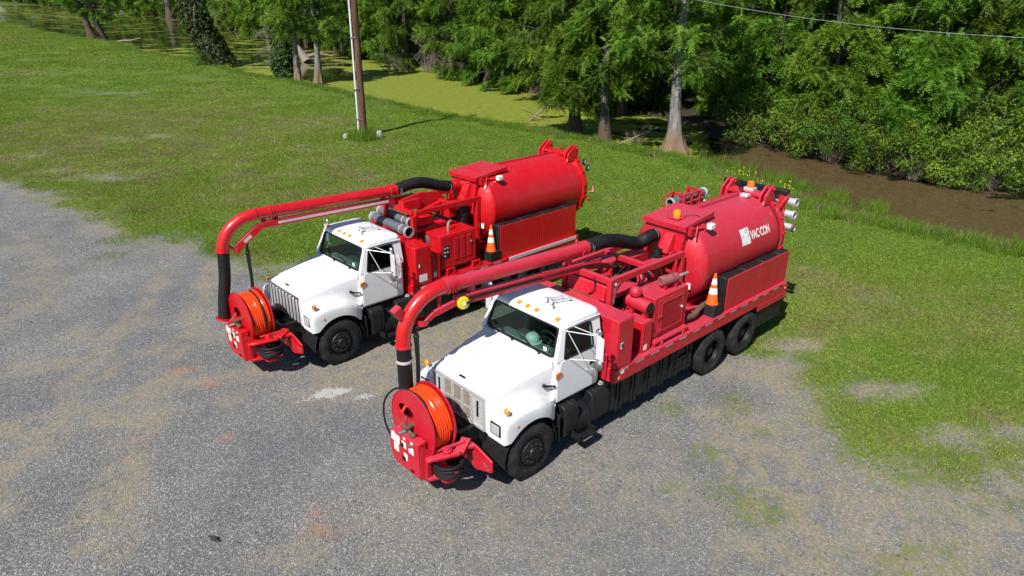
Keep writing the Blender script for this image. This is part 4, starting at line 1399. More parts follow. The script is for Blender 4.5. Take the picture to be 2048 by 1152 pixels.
    MB().tube(gp + [gp[0]], .028, 6, False).build('gasket', 'black_plastic', wso)
    MB().tube([bow(Vector(p)) + Vector((.006, 0, 0)) for p in ((-.762, .62, 1.94), (-.762, .70, 1.94), (-.80, .70, 2.03), (-.80, .62, 2.03), (-.762, .62, 1.94))], .002, 4).box(-.745, -.742, .60, .68, 1.955, 2.02).build('inspection_sticker', 'white_sticker', wso)
    for y in (-.25, .42):
        MB().tube([(-.70, y + .12, 1.885), (-.715, y - .05, 1.915), (-.755, y - .30, 2.02)], .009, 5).tube([(-.725, y - .10, 1.935), (-.76, y - .5, 2.04)], .011, 5).sphere((-.69, y + .13, 1.88), .025, 8, 6).build('wiper', 'black_plastic', wso)
    # doors with a window, handle and vent bar
    for s in (1, -1):
        d = MB()
        d.add([(-.72, s * .984, 1.10), (-1.62, s * .984, 1.10), (-1.62, s * .99, 1.5), (-1.62, s * .982, 1.845), (-.80, s * .982, 1.845), (-.70, s * .99, 1.5),
               (-.72, s * .955, 1.10), (-1.62, s * .955, 1.10), (-1.62, s * .96, 1.5), (-1.62, s * .955, 1.845), (-.80, s * .955, 1.845), (-.70, s * .96, 1.5)],
              [(0, 1, 2, 5), (5, 2, 3, 4), (0, 6, 7, 1), (1, 7, 8, 2), (2, 8, 9, 3), (3, 9, 10, 4), (4, 10, 11, 5), (5, 11, 6, 0)])
        do = d.build('door', 'white_paint', o, bevel=.006)
        y0, y1 = .968, .882
        wq = [(-.865, s * y0, 1.86), (-1.615, s * y0, 1.86), (-1.60, s * y1, 2.325), (-.985, s * y1, 2.325)]
        MB().add([p for p in rounded(wq, .05, 3)], [tuple(range(16))]).build('window', 'glass', do)
        gp = rounded([(p[0], p[1] * 1.006, p[2]) for p in wq], .05, 3)
        MB().tube(gp + [gp[0]], .014, 5, False).build('window_seal', 'black_plastic', do)
        MB().tube([(-1.50, s * .992, 1.56), (-1.52, s * 1.02, 1.56), (-1.60, s * 1.02, 1.57), (-1.62, s * .992, 1.57)], .013, 6).disc((-1.56, s * .985, 1.56), (0, s, 0), .045, 12, .006).build('handle', 'black_plastic', do)
        if not A or True:
            MB().tube([(-1.70, s * .98, 1.50), (-1.71, s * 1.03, 1.55), (-1.70, s * 1.02, 2.0), (-1.69, s * .955, 2.06)], .014, 6).build('grab_rail', 'mirror_back', o)
        # side turn signal behind the hood seam
        MB().prism([(-.66, 1.565), (-.66, 1.665), (-.74, 1.68), (-.80, 1.66), (-.78, 1.60)], 'y', s * .985, s * 1.01).build('side_signal', 'amber_dark', o, bevel=.006)
        # mirror with its bracket
        m = MB()
        for a, b in (((-.93, s * .905, 2.36), (-1.26, s * 1.36, 2.32)), ((-1.15, s * .90, 2.37), (-1.26, s * 1.36, 2.32)), ((-.98, s * .90, 2.37), (-1.10, s * 1.18, 1.88)), ((-1.0, s * .985, 1.83), (-1.26, s * 1.36, 1.86)),
                     ((-1.26, s * 1.36, 2.32), (-1.26, s * 1.48, 2.30)), ((-1.26, s * 1.48, 2.30), (-1.26, s * 1.48, 1.88)), ((-1.26, s * 1.48, 1.88), (-1.26, s * 1.36, 1.86)), ((-1.45, s * .985, 1.46), (-1.27, s * 1.40, 1.72))):
            m.cyl(a, b, .008, None, 6)
        mo = m.build('mirror_bracket', 'mirror_back', o)
        bx = MB().box(-1.285, -1.25, s * 1.325, s * 1.475, 1.885, 2.29).build('mirror', 'mirror_back', mo, bevel=.014)
        MB().box(-1.288, -1.2855, s * 1.34, s * 1.46, 1.90, 2.275).build('mirror_glass', 'chrome', bx)
        MB().lathe([(0, .05), (.06, .042), (.10, .015), (.105, 0), (0, 0)], (-1.27, s * 1.38, 1.775), (1, 0, 0), 18).cyl((-1.27, s * 1.38, 1.87), (-1.27, s * 1.38, 1.7), .01, None, 6).build('convex_mirror', 'steel', mo)
        MB().lathe([(0, .04), (.04, .033), (.062, .012), (.064, 0), (0, 0)], (-1.27, s * 1.36, 2.39), (1, 0, 0), 16).cyl((-1.27, s * 1.36, 2.30), (-1.27, s * 1.36, 2.36), .01, None, 6).build('spot_mirror', 'chrome', mo)
    MB().box(-1.817, -1.813, -.55, .55, 2.02, 2.3).build('rear_window', 'glass', o)
    # air horns on the roof
    for y, L in ((.16, .34), (.28, .40)):
        MB().lathe([(.055, 0), (.05, .012), (.028, .05), (.016, .12), (.013, L - .06), (.03, L - .05), (.034, L - .02), (.03, L), (0, L)], (-1.22, y + .0, 2.60), (-1, .32, -.03), 14).cyl((-1.30, y + .02, 2.53), (-1.30, y + .02, 2.60), .012, None, 6).cyl((-1.22 - L * .85, y + L * .25, 2.53), (-1.22 - L * .85, y + L * .25, 2.59), .012, None, 6).build('air_horn', 'bright_bar', o)
    MB().cyl((-1.15, .42, 2.53), (-1.15, .42, 2.58), .014, None, 6).sphere((-1.15, .42, 2.59), .022, 8, 6).build('antenna_base', 'steel', o)
    # inside
    MB().box(-1.795, -1.785, -.84, .84, 1.30, 2.0).box(-1.795, -1.785, -.8, -.55, 2.0, 2.34).box(-1.795, -1.785, .55, .8, 2.0, 2.34).box(-.93, -1.79, -.80, .80, 2.355, 2.37).box(-.72, -1.78, .925, .94, 1.28, 1.85).box(-.72, -1.78, -.94, -.925, 1.28, 1.85).box(-.74, -.76, -.92, .92, 1.28, 1.80).build('cab_lining', 'interior_dark', t)
    MB().box(-.80, -1.05, -.86, .86, 1.70, 1.868).build('dashboard', 'dash_grey', t, bevel=.03)
    MB().box(-.80, -1.78, -.9, .9, 1.25, 1.30).build('cab_floor', 'interior_dark', t)
    for y in (-.42, .42):
        so = MB().box(-1.25, -1.65, y - .26, y + .26, 1.50, 1.68).build('seat', 'seat_cloth', t, bevel=.05)
        MB().hexa([(-1.58, y - .25, 1.66), (-1.58, y + .25, 1.66), (-1.74, y + .25, 1.66), (-1.74, y - .25, 1.66)], [(-1.66, y - .22, 2.2), (-1.66, y + .22, 2.2), (-1.78, y + .22, 2.2), (-1.78, y - .22, 2.2)]).build('backrest', 'seat_cloth', so, bevel=.04)
    ring = [(-1.13 + .09 * math.sin(a), .42 + .215 * math.cos(a), 1.93 + .195 * math.sin(a)) for a in np.linspace(0, 2 * math.pi, 25)]
    MB().tube(ring, .017, 6, False).cyl((-1.13, .42, 1.93), (-.98, .42, 1.78), .03, None, 8).cyl((-1.13, .22, 1.93), (-1.13, .62, 1.93), .014, None, 6).build('steering_wheel', 'interior_dark', t)
    return o

def chassis(t, xr, zdeck):
    f = MB()
    for s in (1, -1):
        f.box(1.0, xr, s * .39, s * .47, .74, 1.0)
    f.box(1.0, .92, -.47, .47, .70, .98)
    for x in (-.6, -2.2, -3.6, -5.0, -6.6):
        f.box(x, x - .1, -.39, .39, .78, .96)
    fr = f.build('frame', 'black_frame', t)
    MB().cyl((0, -.95, .50), (0, .95, .50), .07, None, 8).box(-.5, .5, .36, .46, .60, .68).box(-.5, .5, -.46, -.36, .60, .68).build('front_axle', 'black_frame', t)
    MB().box(.58, .46, -.60, .60, .72, 1.5).box(.5, -.6, -.36, .36, .62, 1.35).build('engine', 'black_frame', t)
    return fr

def ribbed(path, r, pitch=.035, n=16, amp=.06):
    """corrugated hose along a path: rings resampled at half pitch"""
    P = np.array([tuple(p) for p in path], float)
    # smooth (Catmull-Rom) resample
    out = []
    for i in range(len(P) - 1):
        p0, p1, p2, p3 = P[max(i - 1, 0)], P[i], P[i + 1], P[min(i + 2, len(P) - 1)]
        for s in np.linspace(0, 1, 24, endpoint=False):
            out.append(.5 * ((2 * p1) + (-p0 + p2) * s + (2 * p0 - 5 * p1 + 4 * p2 - p3) * s ** 2 + (-p0 + 3 * p1 - 3 * p2 + p3) * s ** 3))
    out.append(P[-1])
    out = np.array(out)
    L = np.r_[0, np.cumsum(np.linalg.norm(np.diff(out, axis=0), axis=1))]
    m = int(L[-1] / (pitch / 2))
    q = np.linspace(0, L[-1], m + 1)
    pts = np.stack([np.interp(q, L, out[:, c]) for c in range(3)], -1)
    rs = [r * (1 + amp * (1 if i % 2 else -1)) for i in range(m + 1)]
    return MB().tube([tuple(p) for p in pts], r, n, True, rs)
def smooth_path(P, n=12):
    P = np.array(P, float)
    out = []
    for i in range(len(P) - 1):
        p0, p1, p2, p3 = P[max(i - 1, 0)], P[i], P[i + 1], P[min(i + 2, len(P) - 1)]
        for s in np.linspace(0, 1, n, endpoint=False):
            out.append(.5 * ((2 * p1) + (-p0 + p2) * s + (2 * p0 - 5 * p1 + 4 * p2 - p3) * s ** 2 + (-p0 + 3 * p1 - 3 * p2 + p3) * s ** 3))
    out.append(P[-1])
    return [tuple(p) for p in out]

def hose_reel(t, RED, A):
    x1, w, zc, Rr = (1.55, .39, 1.195, .575) if A else (1.63, .44, 1.21, .555)
    x0 = x1 - w
    dr = MB().lathe([(.20, .02), (.20, w - .02)], (x0, 0, zc), (1, 0, 0), 28)
    root = dr.build('hose_reel', RED, t)
    f = MB()
    # front flange with a window cut as a dark recess ring
    def flange(xx, th):
        m = MB()
        m.lathe([(.0, 0), (Rr, 0), (Rr + .012, -.006), (Rr + .012, th + .006), (Rr, th), (.0, th)], (xx, 0, zc), (1, 0, 0), 44)
        return m
    # front flange: annulus with an opening to the drum on the upper left
    m = MB()
    n = 44
    hole = (-.17 if A else -.10, .17 if A else .10, .15 if A else .17)
    ring_o = [(Rr * math.cos(2 * math.pi * k / n), Rr * math.sin(2 * math.pi * k / n)) for k in range(n)]
    ring_h = [(hole[0] + hole[2] * (1.35 if A else 1) * math.cos(2 * math.pi * k / n), hole[1] + hole[2] * .75 * math.sin(2 * math.pi * k / n)) for k in range(n)]
    vs = []
    for xx in (x1, x1 + .014):
        vs += [(xx, y, zc + z) for y, z in ring_o] + [(xx, y, zc + z) for y, z in ring_h]
    fs = []
    for k in range(n):
        k2 = (k + 1) % n
        fs += [(k, k2, n + k2, n + k), (2 * n + k, 3 * n + k, 3 * n + k2, 2 * n + k2), (k, 2 * n + k, 2 * n + k2, k2), (n + k, n + k2, 3 * n + k2, 3 * n + k)]
    m.add(vs, fs)
    m.lathe([(Rr, -.008), (Rr + .014, -.008), (Rr + .014, .022), (Rr, .022)], (x1, 0, zc), (1, 0, 0), 44, True)
    m.build('flange', RED, root)
    flange(x0 - .014, .014).build('flange', RED, root)
    # drum inner wall behind the opening
    MB().lathe([(0, 0), (.33, 0)], (x1 - .13, 0, zc), (1, 0, 0), 24).build('drum_disc', 'reel_red_dark', root)
    # coil of hose: helical wraps
    h = MB()
    Rh = Rr - .05
    r = .0235
    turns = int((w - .03) / (2 * r))
    pts = []
    for i in range(turns * 36 + 1):
        a = 2 * math.pi * i / 36
        pts.append((x0 + .016 + r + (w - .032 - 2 * r) * i / (turns * 36), (Rh) * math.cos(a), zc + Rh * math.sin(a)))
    h.tube(pts, r, 8)
    h.lathe([(Rh - .022, .01), (Rh - .022, w - .01)], (x0, 0, zc), (1, 0, 0), 36)
    h.build('orange_hose', 'orange_hose', root, fix=False)
    # black leader hose over the top and down the side
    if A:
        pp = smooth_path([(x1 - .03, .50, zc + .10), (x1 - .035, .30, zc + .475), (x1 - .03, 0, zc + Rr + .0), (x1 + .05, -.36, zc + .52), (x1 + .13, -.60, zc + .22), (x1 + .17, -.58, zc - .12), (x1 + .15, -.47, zc - .36)], 8)
        MB().tube(pp, .017, 8).build('leader_hose', 'rubber_hose', root)
        MB().tube(smooth_path([(x1 + .0, hole[0] - .12, zc + .10), (x1 - .03, hole[0] - .03, zc + .24), (x1 - .06, hole[0] + .12, zc + .25)], 6), .028, 8).build('hose_end', 'orange_hose', root)
    else:
        MB().tube(smooth_path([(x0 + .14, Rr * math.cos(a) * .96, zc + Rr * math.sin(a) * .96) for a in np.linspace(-.3, 1.75, 10)], 3), .02, 8).build('leader_hose', 'rubber_hose', root)
    # swivel plumbing at the hub
    MB().cyl((x1, 0, zc), (x1 + .16, 0, zc - .02), .045, None, 12).cyl((x1 + .10, -.12, zc - .02), (x1 + .12, .14, zc - .10), .032, None, 10).cyl((x1 + .12, .12, zc - .06), (x1 + .13, .14, zc - .28), .026, None, 8).sphere((x1 + .11, .14, zc - .09), .05, 10, 8).build('swivel', 'rusty', root)
    MB().cyl((x1 + .05, -.05, zc - .10), (x1 + .22, -.10, zc - .13), .038, None, 10).cyl((x1 + .20, .18, zc - .2), (x1 + .22, .22, zc - .22), .035, None, 10).cyl((x1 + .02, -.14, zc + .10), (x1 + .18, -.16, zc - .06), .008, None, 6).build('valve', 'steel', root)
    # control box in front
    xb, xt = x1 + .21, x1 + .21
    b = MB()
    yl, yr, zb, zt = -.36, .42, .45, 1.03
    front = [(xb, yl + .02, zb + .10), (xb - .0, yl + .12, zb), (xb, yr, zb), (xt, yr - .02, zt + .07), (xt, yl, zt), (xb, yl - .03, zb + .25)]
    bk = [(p[0] - .16, p[1], p[2]) for p in front]
    n = len(front)
    b.add(front + bk, [tuple(range(n)), tuple(range(2 * n - 1, n - 1, -1))] + [(i, (i + 1) % n, n + (i + 1) % n, n + i) for i in range(n)])
    cb = b.build('control_box', RED, t, bevel=.008)
    # side cheek
    MB().hexa([(xb - .01, yr, zb), (xb - .01, yr + .015, zb), (x0 + .1, yr + .09, zb + .03), (x0 + .1, yr + .07, zb + .03)], [(xt - .02, yr, zt + .05), (xt - .02, yr + .015, zt + .05), (x1 - .14, yr + .11, zt - .18), (x1 - .14, yr + .09, zt - .18)]).build('cheek_plate', RED, cb)
    def sticker(y, z, w_, h_, mat='white_sticker', nm='label_plate', d=.0):
        f_ = lambda zz: xb + (xt - xb) * (zz - zb) / (zt - zb) + .004 + d
        MB().hexa([(f_(z) - .006, y, z), (f_(z), y, z), (f_(z), y + w_, z), (f_(z) - .006, y + w_, z)], [(f_(z + h_) - .006, y, z + h_), (f_(z + h_), y, z + h_), (f_(z + h_), y + w_, z + h_), (f_(z + h_) - .006, y + w_, z + h_)]).build(nm, mat, cb)
    sticker(-.335, .86, .235, .14)
    sticker(-.27, .69, .13, .15)
    sticker(-.045, .855, .12, .115)
    sticker(.145, .84, .13, .12)
    sticker(.0, .64, .10, .12)
    sticker(-.30, 1.0, .07, .03)
    sticker(.0, 1.02, .07, .03)
    sticker(.2, 1.035, .07, .03)
    for y, z in ((-.02, .90), (.02, .66)):
        MB().disc((xb + .002, y, z), (1, 0, 0), .035, 12, .03).cyl((xb + .03, y, z), (xb + .055, y + .01, z + .10), .008, None, 6).build('knob', 'black_plastic', cb)
    MB().box(xb, xb + .012, .18, .26, zb + .05, zb + .09).build('latch', 'black_plastic', cb)
    # base tray and swing arm back to the bumper
    MB().box(xb - .02, x0 - .05, yl + .12, yr - .02, .44, .50).box(x0 + .02, x0 - .08, -.12, .12, .44, zc).build('reel_stand', RED, t, bevel=.008)
    ar = MB()
    ar.beam((xb - .10, yr + .06, .83), (1.22, .74, .90), .14, .05).beam((1.22, .74, .90), (.96, .60, .96), .16, .05)
    ar.beam((xb - .10, yr + .06, .47), (1.15, .70, .50), .12, .05).box(xb - .16, xb - .08, yr, yr + .09, .45, .86)
    ar.cyl((1.36, .62, .84), (1.36, .62, .955), .075, None, 16).cyl((1.36, .62, .95), (1.36, .62, .985), .04, None, 12).cyl((1.36, .62, .40), (1.36, .62, .47), .13, None, 18)
    ar.beam((1.5, .52, .935), (1.05, .66, .975), .05, .04)
    ar.build('swing_arm', RED, t, bevel=.006)
    # coil of spare hose under the arm
    hs = MB()
    for i in range(6):
        pts = []
        for k in range(25):
            a = 2 * math.pi * k / 24
            pts.append((1.36 + (.20 + .012 * (i % 3)) * math.cos(a), .64 + (.22 + .012 * (i % 2)) * math.sin(a), .55 + i * .036 + .03 * math.sin(a + i * 1.3)))
        hs.tube(pts, .026, 7, False)
    hs.build('hose_coil', 'rubber_hose', t)
    # bumper with wings
    bp = MB()
    wing = [(.56, .62), (.74, .90), (.82, .90), (1.18, .80), (1.185, .60), (1.15, .58), (.80, .46), (.66, .50)]
    for s in (1, -1):
        bp.prism([(s * y, z) for y, z in wing], 'x', .90, .935)
        bp.hexa([(.90, s * .60, .86), (.90, s * .80, .86), (1.05, s * .74, .86), (1.05, s * .60, .86)], [(.90, s * .60, .91), (.90, s * .80, .91), (1.05, s * .74, .91), (1.05, s * .60, .91)])
    bp.box(.88, .93, -.62, .62, .52, .86)
    bo = bp.build('bumper', RED, t, bevel=.008)
    for s in (1, -1):
        MB().cyl((.93, s * 1.08, .66), (.955, s * 1.08, .66), .02, None, 8).cyl((.94, s * 1.0, .70), (.945, s * 1.12, .62), .006, None, 5).build('tow_pin', 'steel', bo)
    return root

def boom(t, RED, A):
    rp = .122
    if A:
        P0, P1, Zt, tipx, tipz, tipy = (-2.56, -.25, 3.10), (.36, -.49, 3.115), 3.12, 1.27, 2.24, -.58
        hose_end = (-4.78, -.18, 2.90)
        eb = .50
    else:
        P0, P1, Zt, tipx, tipz, tipy = (-2.42, -.25, 3.175), (.52, -.49, 3.19), 3.195, 1.56, 2.50, -.60
        hose_end = (-4.14, -.18, 2.99)
        eb = .80
    pipe = MB().tube([P0, P1, (eb, -.50, Zt)], rp, 24, True)
    root = pipe.build('boom', RED, t)
    Rb = tipx - eb
    Rz = Zt - tipz if not A else .80
    pts = []
    for a in np.linspace(0, math.pi / 2, 17):
        pts.append((eb + Rb * math.sin(a), -.50 + (tipy + .50) * math.sin(a), Zt - Rz * (1 - math.cos(a))))
    pts.append((tipx, tipy, tipz - .0 if not A else tipz))
    if Zt - Rz - tipz < .01:
        pts.pop()
    MB().tube(pts, rp, 24).build('elbow', RED if not A else 'red_deep', root)
    col = MB()
    d = (Vector(P1) - Vector(P0)).normalized()
    for off in ((.0, .05, .10, .16) if A else (.0, .06)):
        c = Vector(P1) + d * (off - .08)
        col.lathe([(rp, 0), (rp + .025, 0), (rp + .025, .02), (rp, .02)], c, d, 24)
    c = Vector(P0)
    col.lathe([(rp, .02), (rp + .03, .02), (rp + .03, .06), (rp, .06)], c, d, 24).lathe([(rp - .01, -.16), (rp + .006, -.16), (rp + .006, .02)], c, d, 24).lathe([(rp, -.11), (rp + .022, -.11), (rp + .022, -.09), (rp, -.09)], c, d, 24)
    tz = pts[-1]
    col.lathe([(rp, -.03), (rp + .018, -.03), (rp + .018, .0), (rp, .0)], (tz[0], tz[1], tz[2] + .02), (0, 0, -1), 24)
    col.build('coupling', RED, root)
    MB().lathe([(rp + .002, .0), (rp + .012, .0), (rp + .012, .05), (rp + .002, .05)], Vector(P0) - d * .24, d, 24).lathe([(rp, 0), (rp + .012, 0), (rp + .012, .04), (rp, .04)], Vector(hose_end) + Vector((.02, 0, 0)), (1, -.05, .08), 24).build('hose_clamp', 'alum', root)
    # rear hose
    b = Vector(P0) - d * .14
    e = Vector(hose_end)
    mid = (b + e) / 2
    if A:
        path = [b, b - d * .45 + Vector((0, 0, .03)), mid + Vector((.1, .0, .02)), e + Vector((.55, -.02, -.06)), e + Vector((.2, 0, 0)), e]
    else:
        path = [b, b - d * .4 + Vector((0, 0, .07)), mid + Vector((0, 0, .13)), e + Vector((.35, -.01, .08)), e]
    ribbed(path, rp + .012, .034, 20, .035).build('flexible_hose', 'rubber_hose', root, angle=60)
    # drop hose
    if A:
        dp = [(tipx, tipy, tipz), (tipx, tipy, tipz - .5), (tipx - .01, tipy, 1.05), (tipx - .02, tipy, .75)]
    else:
        dp = [(tipx, tipy, tipz), (tipx + .04, tipy, 2.0), (tipx + .13, tipy - .01, 1.5), (tipx + .20, tipy, 1.07)]
    ribbed(dp, rp - .002, .045, 20, .03).build('drop_hose', 'rubber_hose', root, angle=60)
    if A:
        MB().lathe([(rp + .008, 0), (rp + .014, 0), (rp + .014, .05), (rp + .008, .05)], (tipx, tipy, tipz - .25), (0, 0, 1), 20).build('hose_band', 'tape_white', root)
    else:
        MB().cyl((tipx + .20, tipy, 1.07), (tipx + .21, tipy, 1.03), .17, None, 20).box(tipx - .05, tipx + .2, tipy, -.36, 1.01, 1.04).build('hose_foot', RED, root)
    # box beam below the pipe
    bz = .30 if A else .235
    x_end = .30 if A else .72
    q0 = (-3.05, -.20, (2.74 if A else 2.94))
    q1 = (x_end, -.46, (P1[2] - bz))
    bm_ = MB().beam(q0, q1, .11, .17 if A else .13).build('beam', RED, root, bevel=.008)
    if not A:
        u = (Vector(q1) - Vector(q0)).normalized()
        s0 = Vector(q0) + u * .75
        for i in range(9):
            a_, b_ = s0 + u * i * .30, s0 + u * (i * .30 + .295)
            MB().beam(a_ + Vector((0, .058, 0)), b_ + Vector((0, .058, 0)), .004, .055).build('reflective_tape', 'tape_white', bm_)
    for x in ((-2.25, -.05) if A else (-2.2, .40)):
        z0 = np.interp(x, [q0[0], q1[0]], [q0[2], q1[2]])
        y0 = np.interp(x, [P0[0], P1[0]], [P0[1], P1[1]])
        MB().box(x - .05, x + .05, y0 - .04, y0 + .05, z0, Zt - rp + .01).build('pipe_bracket', RED, root, bevel=.005)
    if A:
        MB().beam((-3.0, -.14, 2.70), (-1.55, -.26, 2.82), .03, .14).build('gusset', RED, bm_)
        # linkage towards the nozzle: arm, pulley, damper
        MB().beam((.32, -.44, 2.80), (.72, -.46, 2.72), .08, .10).beam((.72, -.46, 2.72), (.90, -.48, 2.60), .05, .08).beam((.62, -.48, 2.72), (.58, -.50, 3.02), .05, .05).build('nozzle_arm', RED, root, bevel=.006)
        py = MB().lathe([(.0, -.03), (.10, -.03), (.112, -.01), (.112, .012), (.10, .03), (.05, .035), (0, .035)], (.22, -.33, 2.80), (.25, .97, 0), 24).build('warning_disc', 'yellow', root)
        MB().disc((.228, -.29, 2.80), (.25, .97, 0), .038, 16, .006).build('disc_label', 'white_sticker', py)
        MB().cyl((.20, -.28, 2.80), (.05, -.25, 2.84), .022, None, 8).build('axle_pin', 'black_plastic', py)
        MB().lathe([(.0, 0), (.10, 0), (.10, .10), (.09, .10), (.09, .02), (0, .02)], (.94, -.50, 2.58), (0, 0, 1), 22).build('guide_ring', RED, root)
        MB().beam((.92, -.52, 2.60), (1.30, -.57, 2.66), .05, .05).hexa([(1.36, -.66, 2.78), (1.36, -.52, 2.78), (1.22, -.54, 2.72), (1.22, -.68, 2.72)][::-1], [(1.44, -.66, 2.92), (1.44, -.52, 2.92), (1.30, -.54, 2.98), (1.30, -.68, 2.98)][::-1]).build('elbow_brace', RED, root)
        chn = [(1.06, -.50, 2.56), (1.07, -.50, 2.40), (1.06, -.50, 1.9), (1.08, -.50, 1.5)]
    else:
        MB().beam((.74, -.46, 2.95), (1.28, -.52, 2.56), .09, .15).box(1.24, 1.32, -.57, -.47, 2.44, 2.56).beam((.66, -.49, 2.98), (.66, -.50, 3.10), .09, .05).build('nozzle_arm', RED, root, bevel=.006)
        MB().beam((.98, -.44, 2.78), (1.14, -.46, 2.665), .004, .07).build('reflective_tape', 'tape_white', root)
        MB().beam((1.33, -.53, 2.52), (1.50, -.57, 2.70), .05, .05).build('elbow_brace', RED, root)
        chn = [(1.08, -.50, 2.60), (1.09, -.50, 2.40), (1.08, -.50, 1.9), (1.09, -.50, 1.6)]
    MB().tube(chn, .035, 8, True, [.02, .045, .036, .036]).sphere(chn[1], .055, 8, 6).sphere(chn[0], .045, 8, 6).build('hanger_strap', 'black_plastic', root)
    ln = MB()
    for k in range(2):
        off = Vector((0, .066, .03 - .035 * k))
        ln.tube(smooth_path([Vector(q0) + off + Vector((-.25, .15, -.1)), Vector(q0) + off + Vector((.3, 0, 0)), (Vector(q0) + Vector(q1)) / 2 + off, Vector(q1) + off + Vector((-.1, 0, 0))], 8), .011, 6)
    if A:
        ln.build('hydraulic_lines', 'rubber_hose', root)
    bl = MB()
    for k in range(10):
        a = 2 * math.pi * k / 10
        cc = Vector(P0) + Vector((0, (rp + .018) * math.cos(a), (rp + .018) * math.sin(a)))
        bl.cyl(cc + d * .01, cc + d * .075, .010, None, 6)
    bl.build('flange_bolts', 'steel', root)
    # slewing post under the boom
    px, py_ = -3.25, -.20
    MB().cyl((px, py_, 2.28), (px, py_, 2.40), .30, None, 28).build('turntable', 'rusty', t)
    MB().cyl((px, py_, 2.40), (px, py_, 2.70), .10, .085, 14).box(px - .03, px + .03, py_ - .17, py_ + .17, 2.40, 2.62).cyl((px, py_, 2.70), (px, py_, 2.755), .20, None, 24).cyl((px + .55, py_ + .16, 2.52), (px + .08, py_ + .14, 2.46), .05, None, 10).cyl((px + .75, py_ + .14, 2.54), (px + .55, py_ + .16, 2.52), .025, None, 8).build('slew_post', RED, t, bevel=.004)
    if not A:
        MB().prism([(-2.72, 2.72), (-2.55, 2.98), (-3.1, 3.05), (-3.6, 2.98), (-3.85, 2.78), (-3.4, 2.62)], 'y', -.06, .02).box(-2.5, -3.0, -.10, .12, 2.72, 2.95).cyl((-2.95, .14, 2.62), (-3.7, .12, 2.78), .05, None, 10).build('boom_pivot', RED, t, bevel=.006)
    return root

